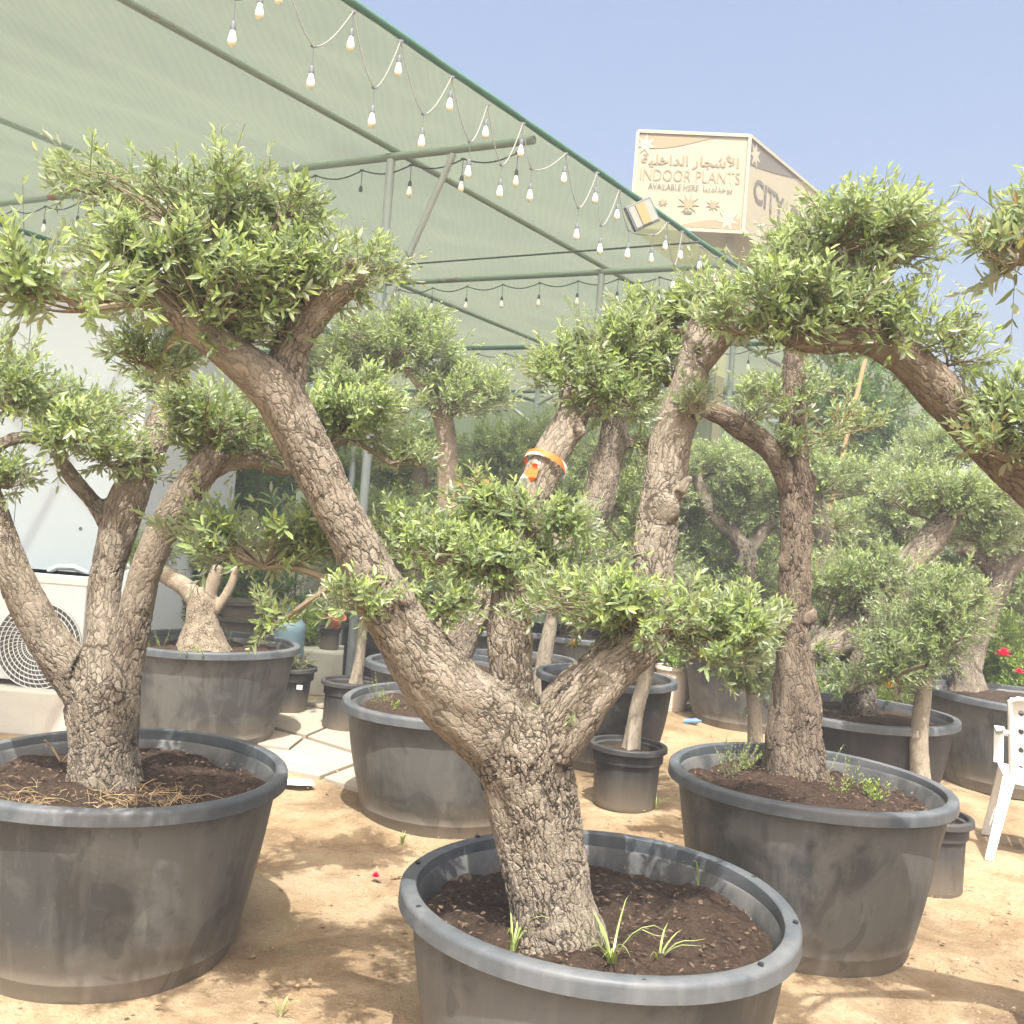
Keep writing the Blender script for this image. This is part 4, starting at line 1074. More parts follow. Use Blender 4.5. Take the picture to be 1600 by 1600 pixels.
# --- right tree
zr = spt('right', 1240, 1215)
right = olive('olive_tree', 'straight upright olive trunk rising from the weedy tub', TG,
  [[(1242,1260,zr,112),(1240,1215,zr,100),(1240,1150,zr,84),(1243,1085,zr,72),(1238,1020,zr,60),(1240,950,zr,54),(1244,860,zr,56),(1244,770,zr,56),(1240,690,zr,48),(1240,600,zr,42),(1243,520,zr,38),(1248,440,zr,30)],
   [(1238,770,zr,44),(1212,715,zr-.03,44),(1180,682,zr-.06,42),(1135,652,zr-.1,38),(1102,638,zr-.14,36)],
   [(1262,960,zr,36),(1262,965,zr-.05,26)],[(1232,880,zr,40),(1222,876,zr-.04,24)],[(1250,790,zr,30),(1268,760,zr,18),(1272,740,zr,12)],
   [(1255,850,zr-.02,7),(1290,835,zr-.05,5),(1320,815,zr-.08,4)]],
  [(1250,610,zr-.05,80,42,{'young':.6,'nb':14}), (1180,620,zr-.1,55,45,{'nb':8}), (1310,650,zr+.05,60,40,{'nb':9,'dead':.15}), (1185,480,zr+.25,80,52,{}), (1250,420,zr+.2,90,60,{}), (1320,470,zr+.25,60,50,{'nb':12}), (1270,680,zr-.1,50,36,{'nb':7,'young':.5}),
   (1310,810,zr-.1,34,24,{'nb':4}), (1215,960,zr-.15,30,26,{'nb':4})],
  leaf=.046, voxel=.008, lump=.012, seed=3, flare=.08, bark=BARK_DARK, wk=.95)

# --- leaning tree beyond the right edge
ze = 2.95
edge = olive('olive_tree', 'leaning olive tree reaching in from the right edge', TG,
  [[(2040,1420,3.02,190),(2020,1340,3.0,170),(1960,1200,3.0,150),(1860,1020,2.98,130),(1760,880,2.97,108),(1670,800,2.96,92),(1600,742,2.95,82),(1520,668,2.95,76),(1455,598,2.95,74),(1400,548,2.95,72),(1345,524,2.95,60),(1290,532,2.95,46),(1245,530,2.95,38),(1200,512,2.95,34)],
   [(1390,545,2.95,60),(1350,505,2.95,52),(1335,470,2.96,34)],
   [(1345,510,2.95,36),(1325,440,3.0,40),(1305,395,3.03,46),(1298,365,3.05,38)],
   [(1880,1030,2.97,80),(1850,800,2.8,64),(1760,600,2.6,46),(1680,450,2.45,30),(1610,385,2.4,14)],
   [(1560,705,2.93,30),(1568,680,2.9,34),(1572,650,2.88,22)]],
  [(1330,358,3.05,120,50,{'rd':.24}), (1242,412,3.0,52,44,{'nb':9}), (1400,370,3.05,75,55,{'nb':16}), (1345,320,3.1,70,26,{'nb':7}),
   (1200,455,2.95,85,40,{'rd':.2}), (1290,455,2.93,85,48,{'rd':.22}), (1150,495,2.9,60,22,{'nb':7}), (1240,520,2.9,50,35,{'nb':9,'young':.5}), (1340,450,2.98,50,40,{'nb':8}),
   (1430,510,2.95,78,56,{'nb':12,'slen':1.2}), (1390,470,3.0,50,38,{'nb':8}), (1490,545,2.95,50,24,{'nb':4,'slen':1.2,'root':(1420,560,2.95)}),
   (1585,345,2.2,50,76,{'root':(1680,450,2.45),'leaf':.052,'nb':5,'young':.15,'dead':.03,'rd':.2}), (1640,320,2.2,60,90,{'root':(1680,450,2.45),'leaf':.056,'nb':7,'young':.1,'rd':.2}), (1565,385,2.25,50,30,{'root':(1640,400,2.42),'nb':4,'dead':.12,'young':.1}),
   (1575,620,2.85,55,55,{'nb':11,'young':.6}), (1570,690,2.8,60,34,{'nb':8,'young':.35,'dead':.1}), (1630,640,2.8,60,60,{'nb':12})],
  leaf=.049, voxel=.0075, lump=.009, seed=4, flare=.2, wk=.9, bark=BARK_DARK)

# --- squat tree in the tub beyond the paving
zb = spt('leftback', 318, 1020)
olive('olive_tree', 'squat olive stump with bulging mossy foot and two cut limbs', TG,
  [[(316,1040,zb,92),(316,1005,zb,74),(317,970,zb,52),(315,938,zb,46),(312,918,zb,34)],
   [(312,945,zb,32),(290,918,zb,33),(264,902,zb,31),(232,884,zb,24)], [(320,940,zb,30),(333,912,zb,26),(342,884,zb,22)], [(328,965,zb,18),(352,932,zb,17),(366,900,zb,14),(372,860,zb,10)]],
  [(380,850,zb+.1,60,40,{'young':.5}), (230,860,zb+.2,50,40,{'young':.7}), (330,860,zb+.2,50,30,{'young':.3})], bark=BARK_PALE, lod=1, voxel=.010, lump=.006, seed=5, flare=.5, leaf=.055)
# --- tree in the scuffed tub
zm = spt('mid', 690, 1095)
olive('olive_tree', 'dark grey leaning olive trunk in the scuffed tub, forking upward', TG,
  [[(690,1130,zm,90),(692,1095,zm,84),(700,1040,zm,76),(715,1000,zm,72),(745,955,zm,58),(800,905,zm+.1,50),(860,872,zm+.15,46),(895,830,zm+.2,52),(930,790,zm+.25,60),(945,730,zm+.3,56),(958,680,zm+.3,48),(965,630,zm+.3,34)],
   [(952,700,zm+.3,34),(985,690,zm+.3,24),(1020,685,zm+.3,18)], [(680,1060,zm,44),(672,1022,zm,40),(668,1000,zm,30)]],
  [(960,620,zm+.3,90,50,{}), (1010,720,zm+.35,60,50,{'nb':20}), (760,900,zm+.15,70,40,{'nb':16}), (930,870,zm+.3,70,40,{'nb':18}), (1000,800,zm+.5,60,90,{'nb':22})], lod=1, voxel=.012, seed=6, leaf=.055)
# --- short trunk in the near black tub
z2 = spt('rightback', 1345, 1120)
olive('olive_tree', 'olive in the near black tub with a long diagonal limb rising right', TG,
  [[(1346,1150,z2,66),(1345,1115,z2,60),(1342,1075,z2,54),(1335,1020,z2,50),(1328,985,z2,48)],
   [(1262,1030,z2-.1,40),(1300,1003,z2-.08,48),(1335,978,z2,50),(1385,928,z2+.02,46),(1415,885,z2+.05,44),(1450,850,z2+.08,48),(1485,803,z2+.1,40),(1500,790,z2+.1,26)]],
  [(1330,1058,z2-.25,52,34,{'nb':18}), (1270,1010,z2-.1,40,40,{'nb':14}), (1330,890,z2-.05,80,52,{}), (1380,880,z2-.15,60,40,{'young':.3,'nb':16}), (1480,765,z2+.1,80,46,{}), (1560,780,z2+.15,70,44,{}), (1420,770,z2+.2,50,40,{'nb':18}), (1290,930,z2+.1,40,60,{'nb':16}), (1540,830,z2+.2,60,36,{'young':.3})], lod=1, voxel=.012, seed=7, leaf=.055)
z3 = spt('farright', 1565, 1085)
olive('olive_tree', 'knotty brown olive trunk in the right edge tub by the flowers', TG,
  [[(1512,1100,z3,60),(1512,1075,z3,56),(1505,1040,z3,44),(1498,1000,z3,30)], [(1512,1060,z3,40),(1530,1000,z3,34),(1552,930,z3,42),(1575,880,z3,48),(1605,840,z3,40)], [(1500,1010,z3,26),(1530,990,z3,18),(1545,975,z3,14)], [(1565,905,z3,40),(1545,880,z3,38),(1500,850,z3,34)]],
  [(1560,830,z3,80,46,{}), (1500,820,z3+.1,60,40,{}), (1620,800,z3,70,50,{}), (1480,1000,z3+.1,40,40,{'nb':14})], lod=1, voxel=.014, seed=8, leaf=.055)
# --- thin trunked pots
def sapling(key, label, base, pts, pads, mat=BARK_SMOOTH, **kw):
    z = spt(key, *base)
    L = [[(a, b, z, w) for a, b, w in pts]]
    return olive('olive_sapling', label, 'young standard olives in small pots', L, [(a, b, z+dz, rx, ry, k) for a, b, dz, rx, ry, k in pads], bark=mat, lod=1, voxel=.012, lump=.003, flare=.12, cat='young tree', **kw)
sapling('small8', 'pale thin trunk leaning right out of the small black pot', (985,1172), [(983,1190,31),(986,1172,29),(995,1110,27),(1008,1060,27),(1016,1020,25),(1020,980,20)], [(1030,960,.1,80,45,{}), (1010,1000,0,50,30,{'nb':12})], seed=11)
sapling('small9', 'round clipped young olive on a bare stem behind the weedy tub', (1440,1222), [(1440,1250,32),(1438,1215,30),(1436,1150,31),(1442,1095,30),(1448,1040,22),(1450,985,16),(1452,930,9)],
        [(1452,965,0,92,95,{'rd':.30,'flat':-.95,'young':.55}), (1400,1010,-.1,60,70,{'young':.5,'root':(1448,1040,4.9),'flat':-.95}), (1490,940,0,56,70,{'young':.8})], seed=12, leaf=.05)
sapling('sap', 'grey sapling stem with drooping leaves rising behind the weedy tub', (1180,1190), [(1182,1215,28),(1180,1165,27),(1178,1110,25),(1172,1060,22),(1168,1010,16)], [(1165,1020,0,60,65,{'flat':-.95,'young':.35}), (1195,1060,0,36,50,{'flat':-.95,'young':.3,'nb':10})], seed=13)
sapling('small11', 'pale stake like young trunk in the half sunlit pot', (556,1068), [(553,1085,22),(556,1065,21),(562,1030,19),(566,990,18),(570,940,15)], [(575,930,.1,60,40,{'young':.5})], seed=14)
sapling('centreback', 'whitish scarred young trunk standing in the black tub', (845,1060), [(842,1095,30),(846,1060,29),(852,1020,27),(858,985,25),(866,940,18)], [(880,930,.2,60,40,{'young':.5})], seed=15)

# --- background olives, one by one
BG = 'olive trees in rows at the back'
def bgtree(label, base, z, limbs, pads, seed, **kw):
    px, py = base
    g0 = P(px, py, z); hh = g0[2]
    # the trunk stands in a tub of its own on the ground
    pk = 'bg%d' % seed
    zt_ = .55
    top = P(px, py, z); gnd = top.copy(); gnd[2] = zt_
    planter(pk, kw.pop('tub'), *proj(np.array([top[0], top[1], .62])), .56, group='tubs of the background olives', soil=.07, seed=seed)
    L = [[(a, b, z+d, w) for a, b, d, w in l] for l in limbs]
    b0 = proj(np.array([top[0], top[1], .53]))
    L[0] = [(b0[0], b0[1], b0[2], L[0][0][3]*1.25)] + L[0]
    return olive('olive_tree', label, BG, L, [(a, b, z+d, rx, ry, k) for a, b, d, rx, ry, k in pads], lod=1, remesh=True, voxel=.016, lump=.008, seed=seed, **dict(dict(leaf=.064), **kw))
def proj(p):
    v = p - CAM; z = v @ FWD
    return (v @ RIGHT)/z*F + 800, 800 - (v @ UP)/z*F, z
bgtree('tall pale background olive with a knot and a dense round top', (712,850), 6.9, [[(715,870,0,46),(708,820,0,44),(700,775,0,40),(700,720,0,38),(696,670,0,36),(690,630,0,28)], [(708,800,0,34),(725,830,-.1,34),(712,850,-.1,34)][:2], [(698,690,0,26),(680,640,0,24),(655,600,0,20),(625,560,0,16)]],
       [(728,612,0,72,52,{'rd':.4}), (760,600,.1,40,36,{'nb':12}), (612,532,.1,108,62,{'rd':.45}), (560,560,.2,70,50,{}), (675,560,0,50,40,{'nb':14}), (660,500,.1,60,34,{'nb':16})], 21, tub='tub under the tall pale background olive', bark=BARK_PALE)
bgtree('slim pale trunk left of the tall background olive', (655,790), 10.2, [[(655,800,0,28),(655,760,0,26),(655,720,0,26),(660,690,0,20)], [(660,770,0,18),(680,740,0,16),(692,715,0,14)]],
       [(650,690,0,70,34,{}), (600,720,.1,50,34,{}), (620,770,.3,60,30,{})], 22, tub='tub under the slim pale background trunk', bark=BARK_PALE)
bgtree('dark leaning trunk in the gap right of the long limb', (585,760), 11.0, [[(590,770,0,32),(580,735,0,32),(566,705,0,28),(560,680,0,20)]],
       [(560,640,.2,80,46,{'young':.4}), (520,700,.3,60,44,{'young':.5}), (520,560,.6,80,50,{'young':.4})], 23, tub='tub under the dark leaning background trunk')
bgtree('low bushy olive behind the flagged limb', (790,800), 9.6, [[(790,820,0,40),(790,770,0,34),(795,730,0,26)]],
       [(805,690,0,74,48,{'rd':.45}), (760,700,.1,52,46,{}), (850,680,.2,50,40,{}), (690,790,.0,60,34,{}), (600,790,-.6,70,36,{'young':.8}), (720,740,.4,50,36,{})], 24, tub='tub under the low bushy background olive')
bgtree('sunlit olive with forked smooth stem beside the upright trunk', (1165,900), 9.8, [[(1168,920,0,36),(1166,870,0,34),(1150,840,0,28),(1120,810,0,26),(1098,770,0,22),(1088,742,0,18)], [(1172,860,0,24),(1190,835,0,22),(1212,810,0,20)]],
       [(1120,715,.1,62,42,{}), (1175,740,0,66,50,{}), (1150,780,.1,60,40,{'young':.4}), (1215,770,0,44,44,{}), (1110,880,.3,60,60,{}), (1170,900,.2,62,50,{}), (1070,920,.3,50,50,{})], 25, tub='tub under the sunlit forked background olive')
bgtree('textured leaning stem right of the upright trunk', (1290,850), 8.7, [[(1295,870,0,34),(1290,830,0,34),(1278,790,0,32),(1268,750,0,26)]],
       [(1300,740,0,74,42,{}), (1360,740,.1,50,36,{}), (1250,700,.2,50,36,{}), (1310,830,.3,70,36,{}), (1400,850,.4,60,40,{})], 26, tub='tub under the textured leaning background stem')
bgtree('olive with a sawn limb stump leaning left among the right foliage', (1412,830), 9.0, [[(1416,860,0,34),(1405,820,0,32),(1390,775,0,32),(1365,755,0,32),(1346,742,0,28)]],
       [(1400,800,.1,60,34,{}), (1470,700,.6,70,44,{}), (1480,690,.7,80,40,{'young':.6}), (1430,720,.3,50,34,{})], 27, tub='tub under the sawn limb background olive')
bgtree('shadowed double trunk beyond the squat stump', (380,800), 10.6, [[(384,815,0,34),(378,770,0,34),(372,740,0,30)], [(384,812,0,30),(405,760,0,28),(418,720,0,24)]],
       [(390,700,0,70,36,{'young':.4}), (460,740,.2,60,40,{'young':.5}), (480,690,.4,60,44,{'young':.4})], 28, tub='tub under the shadowed double background trunk')
rows = [(900,9.6),(1020,10.5),(1080,11.6),(560,11.0),(760,12.0),(1230,11.6),(1330,11.5),(1450,10.8),(1540,10.8),(1620,9.6),(640,13.2),(1000,13.0)]
for k, (px, z) in enumerate(rows):
    by = 815 + (px-800)*.0787
    y = lambda h: by + (1.615-h)/z*F
    s = F/z; jx = lambda a: px + rng.normal()*a*s
    sd_ = 40 + k
    side = ['left part', 'right part']
    limbs_ = [[(px, y(.75), 0, .26*s), (px+.05*s, y(1.1), 0, .22*s), (px-.1*s, y(1.5), 0, .18*s), (px-.3*s, y(1.9), 0, .13*s)], [(px, y(1.15), 0, .15*s), (px+.3*s, y(1.5), .1, .12*s), (px+.4*s, y(1.8), .1, .09*s)]]
    pads_ = [(px + a*s + rng.normal()*.1*s, y(h + rng.normal()*.08), dz, .60*s, .30*s, {'rd': .55, 'young': float(rng.uniform(.75, 1)), 'leaf': .06}) for a, h, dz in ((-.45, 2.0, 0), (.45, 1.85, .1), (0, 1.5, -.2), (-.6, 1.25, .1), (.6, 1.2, 0), (0.05, 2.3, .2), (0, 1.0, -.3))]
    names = ['first', 'second', 'third', 'fourth', 'fifth', 'sixth', 'seventh', 'eighth', 'ninth', 'tenth', 'eleventh', 'twelfth']
    order = sorted(range(len(rows)), key=lambda i: rows[i][0]).index(k)
    bgtree('distant cloud pruned olive, %s from the left in the back row' % names[order], (px, y(.75)), z, limbs_, pads_, sd_, tub='back row olive tub, %s from the left' % names[order], dens=1.0)
# --- broad dark tree and shrubs
def shrub(name, label, cat, px, py, z, blobs, mat, leaf=.06, group=None, stems=4, nodes=5, ns=8, young=.6, hgt=None):
    base = P(px, py, z); base[2] = max(base[2], 0) if hgt is None else hgt
    o = thing(name, label, cat, base, group); lv = Leaves(1)
    mb = MB()
    for k in range(stems):
        c = P(*blobs[k % len(blobs)][:2], z + (blobs[k % len(blobs)][4] if len(blobs[k % len(blobs)]) > 4 else 0))
        b0 = base + np.array([rng.normal()*.05, rng.normal()*.05, -.03]); mb.tube([b0, b0*.6 + c*.4 + np.array([0, 0, .1]), c], [.03, .022, .010], 7)
    mb.build('stem' if cat != 'tree' else 'trunk', TWIG, o, True, org=base)
    for bl in blobs:
        bx, by, rx, ry = bl[:4]; dz = bl[4] if len(bl) > 4 else 0
        c = P(bx, by, z+dz); r = np.array([rx, rx*.8, ry])*z/F
        n = max(6, int(.16*11*(r[0]*r[1] + r[0]*r[2] + r[1]*r[2])/3/leaf**2))
        pad(lv, c, r, c - np.array([0, 0, r[2]*.9]), n, leaf, ns, nodes, young, .4, -.95)
    lv.build(o, base, mat); return o
shrub('ficus_tree', 'broad dark green tree behind the bamboo stake', 'tree', 1330, 900, 12.5, [(1330,600,100,80), (1310,660,95,70), (1390,650,60,60), (1370,690,60,50), (1270,640,50,60,.5)], LEAF_DARK, .10, stems=5, hgt=0)
shrub('flowering_shrub', 'yellow green bougainvillea bush with a magenta bloom at the right', 'shrub', 1565, 1075, 8.3, [(1570,1010,65,50), (1600,1040,60,50), (1540,1045,40,36), (1610,980,50,40), (1530,1010,36,40), (1580,1065,60,26)], LEAF_LIME, .055, hgt=.55)
shrub('shrub', 'yellow green shrub in the small cream pot', 'shrub', 1050, 1040, 9.3, [(1050,1015,34,26)], LEAF_LIME, .07, hgt=.52)
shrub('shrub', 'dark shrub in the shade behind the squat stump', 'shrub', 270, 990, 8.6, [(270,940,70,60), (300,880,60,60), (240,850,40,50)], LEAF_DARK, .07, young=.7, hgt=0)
shrub('shrub', 'bright lime shrub peeking out by the cabin corner', 'shrub', 228, 930, 8.9, [(228,850,34,40), (225,880,24,26)], LEAF_LIME, .06, hgt=0)
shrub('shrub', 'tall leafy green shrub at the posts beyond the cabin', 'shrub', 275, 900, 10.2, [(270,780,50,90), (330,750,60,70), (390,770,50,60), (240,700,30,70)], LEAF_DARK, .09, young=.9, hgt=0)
shrub('shrub', 'yellowish shrub beside the blue water bottle', 'shrub', 480, 1010, 8.9, [(478,985,26,40), (490,955,26,26)], LEAF_LIME, .05, young=.3, hgt=.39)
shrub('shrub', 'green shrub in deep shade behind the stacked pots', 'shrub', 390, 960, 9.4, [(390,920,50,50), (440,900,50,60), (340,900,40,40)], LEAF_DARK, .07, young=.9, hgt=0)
shrub('shrub', 'small leafy shrub with yellow blooms behind the near black tub', 'shrub', 1400, 1090, 7.4, [(1395,1075,40,26), (1300,1070,40,24)], LEAF_LIME, .05, young=.8, hgt=.5)
shrub('succulent', 'small grey green plant in the stickered pot', 'plant', 452, 1040, 7.8, [(452,1028,28,12)], LEAF_DULL, .05, hgt=.50, stems=2)

# ------------------------------------------------------------------ small plants, flowers, weeds, litter
def grass_tuft(label, base, n, ln, spread, mat=GRASSM, name='grass_tuft', cat='grass tuft'):
    o = thing(name, label, cat, base, 'weeds growing in the tubs'); V, Q, C = [], [], []
    for k in range(n):
        a = rng.uniform(0, 6.28); L = ln*rng.uniform(.6, 1.15); w = .0035
        d = np.array([math.cos(a), math.sin(a), 0]); s_ = np.array([-d[1], d[0], 0]); b0 = d*.008
        t = np.linspace(0, 1, 7); out_ = spread*L*rng.uniform(.4, 1.1)
        for i_, x in enumerate(t):
            p = b0 + d*out_*x**1.7 + np.array([0, 0, L*(x - .45*x**2.6*rng.uniform(.8, 1.2))])
            V += [p - s_*w*(1-x**2), p + s_*w*(1-x**2) + np.array([0, 0, .001])]; C += [[rng.random(), .3+.6*x, 0, 1]]*2
        m = len(V) - 14
        Q += [(m+2*i_, m+2*i_+1, m+2*i_+3, m+2*i_+2) for i_ in range(6)]
    me = make_mesh('blades', np.array(V), [np.array(Q)], mat, colors=np.array(C)); link('blades', me, o); return o
grass_tuft('bright grass tuft at the foot of the front trunk', soil_pt('front', 955, 1512), 15, .21, 1.1)
grass_tuft('thin curved grass blades near the front tub rim', soil_pt('front', 800, 1488), 7, .22, .9)
grass_tuft('single upright grass sprig near the drilled rim', soil_pt('front', 1092, 1388), 5, .17, .6)
grass_tuft('short grass sprig right of the bright grass tuft', soil_pt('front', 1028, 1508), 5, .16, .8)
grass_tuft('weak grass on the sand by the scuffed tub', G(628, 1318), 9, .10, .8)
grass_tuft('grass at the base of the small black pot', G(1025, 1262), 16, .12, .8)
grass_tuft('sparse green blades on the bottom left sand', G(438, 1585), 6, .10, .9)
def weed(label, base, ht, n=5, mat=LEAF_LIME, leaf=.022):
    o = thing('weed_plant', label, 'weed', base, 'weeds growing in the tubs'); lv = Leaves(1)
    b = np.array(base) + rng.normal(size=(n, 3))*np.array([.03, .03, 0]) - np.array([0, 0, .01]); d = unit(np.array([0, 0, 1.0]) + rng.normal(size=(n, 3))*.22)
    lv.shoots(b, d, ht*rng.uniform(.6, 1.1, n), 9, leaf, np.full(n, .7), bare=.1, stem=.002, ratio=.36)
    lv.build(o, np.array(base), mat, 'leaves'); return o
weed('leafy weed clump left of the upright trunk', soil_pt('right', 1138, 1215), .20, 12, LEAF)
weed('fresh weed clump close to the upright trunk', soil_pt('right', 1165, 1205), .17, 9)
weed('tall single weed right of the upright trunk', soil_pt('right', 1283, 1215), .22, 3)
weed('low green weed at the front rim of the weedy tub', soil_pt('right', 1308, 1252), .12, 4)
weed('upright pair of weeds in the weedy tub', soil_pt('right', 1336, 1240), .16, 5)
weed('broad green weed right side of the weedy tub', soil_pt('right', 1362, 1255), .11, 10, LEAF_LIME, .028)
weed('small green seedling left of the left trunk', soil_pt('left', 106, 1215), .06, 3, LEAF_LIME, .02)
weed('tiny seedling at the front of the left tub', soil_pt('left', 98, 1240), .03, 3, LEAF_LIME, .016)
weed('seedling at the left rim beyond the paving', soil_pt('leftback', 248, 1012), .14, 5)
weed('thin seedling right of the squat stump', soil_pt('leftback', 366, 1005), .13, 3)
weed('mossy shoots on the squat stump foot', soil_pt('leftback', 310, 1035) + np.array([0, -.05, .05]), .07, 14, LEAF_LIME, .016)
weed('feathery weed in the scuffed tub', soil_pt('mid', 590, 1102), .17, 9, LEAF_LIME, .018)
weed('low weed against the trunk in the scuffed tub', soil_pt('mid', 622, 1112), .07, 6, LEAF_LIME, .02)
# dry roots and straw round the left trunk
o = thing('dry_grass', 'tangle of dry straw and roots around the left trunk foot', 'dry grass', soil_pt('left', 165, 1245)); mb = MB()
c0 = soil_pt('left', 165, 1245)
for k in range(260):
    a = rng.uniform(-2.9, .5); r = rng.uniform(.08, .32); p = np.array([math.cos(a)*r, math.sin(a)*r*.9, .012]); d = rng.normal(size=3)*.05; d[2] = abs(d[2])*.35
    mb.tube([p, p + d*.6 + np.array([0, 0, .012]), p + d*1.3 - np.array([0, 0, .006])], .0011, 3, False)
mb.build('straw', DRY, o)
o = thing('dry_twig', 'bare dry twig lying at the back of the left tub', 'twig', soil_pt('left', 95, 1195)); mb = MB()
for a, b in (((0, 0, .01), (-.05, .02, .06)), ((0, 0, .01), (.05, 0, .07)), ((-.05, .02, .06), (-.07, .0, .09)), ((.05, 0, .07), (.09, .02, .06)), ((0, 0, .01), (.09, .02, .03))):
    mb.tube([a, b], .004, 5)
mb.build('stick', DRY, o)
# loose chips on the soil and leaves on the sand: nobody could count them
def scatter(name, label, pts, size, mat, lift=.004):
    n = len(pts); ax = unit(rng.normal(size=(n, 3))*np.array([1, 1, .25])); nor = unit(np.array([0, 0, 1.0]) + rng.normal(size=(n, 3))*.35)
    sd_ = unit(np.cross(ax, nor)); L = size*rng.uniform(.4, 1.2, (n, 1)); W = L*rng.uniform(.25, .5, (n, 1)); b = pts + np.array([0, 0, lift])
    nn = np.cross(sd_, ax)
    V = np.stack([b - ax*L/2, b + sd_*W/2 + nn*L*.1, b + ax*L/2 + nn*L*.05, b - sd_*W/2 + nn*L*.08], 1).reshape(-1, 3)
    i_ = np.arange(n)[:, None]*4
    c = np.repeat(np.stack([rng.random(n), rng.random(n), np.zeros(n), np.ones(n)], 1), 4, 0)
    me = make_mesh(name, V, [np.vstack([i_ + np.array([0, 1, 2]), i_ + np.array([0, 2, 3])])], mat, colors=c)
    o = link(name, me); o['kind'] = 'stuff'; o['label'] = label; return o
n = 7000; u = rng.uniform(size=(n, 2)); pts = np.stack([-1.6 + 4.6*u[:, 0], 2.0 + 6.5*u[:, 1]**1.2, np.zeros(n)], 1)
ok = np.ones(n, bool)
for k, (c, H, R, s) in POTINFO.items(): ok &= np.hypot(pts[:, 0]-c[0], pts[:, 1]-c[1]) > R*.8
pts = pts[ok]; pts = pts[vnoise(pts*1.1, 4) > -.25]
scatter('leaf_litter', 'dry fallen leaves and bits on the sand between the tubs', pts, .019, LITTER, .014)
for key, lab in (('front', 'bark chips on the dark soil of the front tub'), ('left', 'bark chips on the soil of the left tub'), ('right', 'bark chips on the soil of the weedy tub')):
    c, H, R, s = POTINFO[key]; n = 650; a = rng.uniform(0, 6.28, n); r = np.sqrt(rng.random(n))*(R-.09)
    scatter('soil_crumbs', lab, np.stack([c[0]+r*np.cos(a), c[1]+r*np.sin(a), np.full(n, c[2]+H-s) + .03*(1-(r/R)**2)], 1), .022, DARKBITS, .012)
n = 3200; u = rng.uniform(size=(n, 2)); pts = np.stack([-1.8 + 5.0*u[:, 0], 1.9 + 6.0*u[:, 1]**1.3, np.zeros(n)], 1)
ok = np.ones(n, bool)
for k, (c, H, R, s_) in POTINFO.items(): ok &= np.hypot(pts[:, 0]-c[0], pts[:, 1]-c[1]) > R*.78
pts = pts[ok]; dens_ = vnoise(pts*.9, 8) + .5*vnoise(pts*2.7, 9)
pts = pts[dens_ > -.15 + .5*rng.normal(size=len(pts))]; n = len(pts)
oct_ = np.array([[1, 0, 0], [0, 1, 0], [-1, 0, 0], [0, -1, 0], [0, 0, .7], [0, 0, -.5]], float)
sz = (.004 + .012*rng.random(n)**3)[:, None, None]
V = pts[:, None] + oct_[None]*sz*rng.uniform(.6, 1.3, (n, 6, 1)) + np.array([0, 0, .012]); i_ = np.arange(n)[:, None, None]*6
Fc = np.array([[0, 1, 4], [1, 2, 4], [2, 3, 4], [3, 0, 4], [1, 0, 5], [2, 1, 5], [3, 2, 5], [0, 3, 5]])
CLOD = mat_simple('clod', (.27, .19, .11), .95, .1, .5, 3)
o = link('gravel', make_mesh('gravel', V.reshape(-1, 3), [(Fc[None] + i_).reshape(-1, 3)], CLOD)); o['kind'] = 'stuff'; o['label'] = 'loose clods and pebbles on the sand'
# blooms
def bloom(label, p, r, mat, name='flower', n=9, cat='flower'):
    mb = MB()
    for lay in range(3):
        for k in range(n):
            a = k*6.283/n + lay*.4; e = .25 + lay*.5; d = np.array([math.cos(a)*math.cos(e), math.sin(a)*math.cos(e), math.sin(e)]); s_ = np.array([-math.sin(a), math.cos(a), 0])
            mb.add([np.zeros(3), d*r*.6 + s_*r*.28, d*r, d*r*.6 - s_*r*.28], [(0, 1, 2, 3)])
    o = mb.build(name, mat, None, False, loc=p); return tag(o, label, cat)
bloom('magenta bougainvillea bloom on the yellow green bush', P(1568,1026,7.75), .075, RED)
bloom('smaller pink bloom low on the yellow green bush', P(1592,1052,7.8), .045, RED)
bloom('orange yellow marigold in front of the dark centre tub', P(897,1008,6.6), .045, YEL)
bloom('small yellow bloom under the right pad of leaves', P(1150,1002,5.2), .024, YEL)
bloom('orange bloom behind the cut trunk of the near black tub', P(1388,1074,7.0), .05, YEL)
bloom('red bloom beside the upright trunk above the black rim', P(1210,1080,6.6), .03, RED)
bloom('fallen pink petals lying on the sand', G(587,1370,.02), .022, RED)
for lab, px, py, lim in (('slim stalk holding the marigold', 897, 1012, 6.6),):
    p = P(px, py, lim); mb = MB(); b = np.array([p[0]+.05, p[1]+.1, POTINFO['centre'][1]-.08]); mb.tube([b, (b+p)/2 + np.array([.02, 0, .05]), p], .004, 5); o = mb.build('flower_stalk', GRASSM); tag(o, lab, 'stalk')
mb = MB(); g0 = G(465, 1224, .02); v = [g0 + np.array([x, y, z_]) for x, y, z_ in ((-.10,-.05,0),(.03,-.08,.012),(.11,-.03,.004),(.06,.06,.014),(-.04,.08,.004),(-.12,.04,.012),(0,0,.022))]
mb.add(v, [(6,0,1),(6,1,2),(6,2,3),(6,3,4),(6,4,5),(6,5,0)]); o = mb.build('paper_scrap', PAPER); tag(o, 'crumpled white paper scrap on the sand by the paving', 'litter')
p = G(1082, 1127, .03); mb = MB(); mb.lathe([(0, -.1), (.03, -.1), (.034, -.06), (.03, 0), (.034, .05), (.014, .09), (.014, .11), (0, .11)], 18)
o = mb.build('plastic_bottle', mat_simple('blue_bottle', (.16, .27, .48), .25, .5), None, True, loc=p); o.rotation_euler = (1.35, .2, .9); o.scale = (.75, .75, .75); tag(o, 'small blue plastic bottle lying by the tan streaked tub', 'bottle')
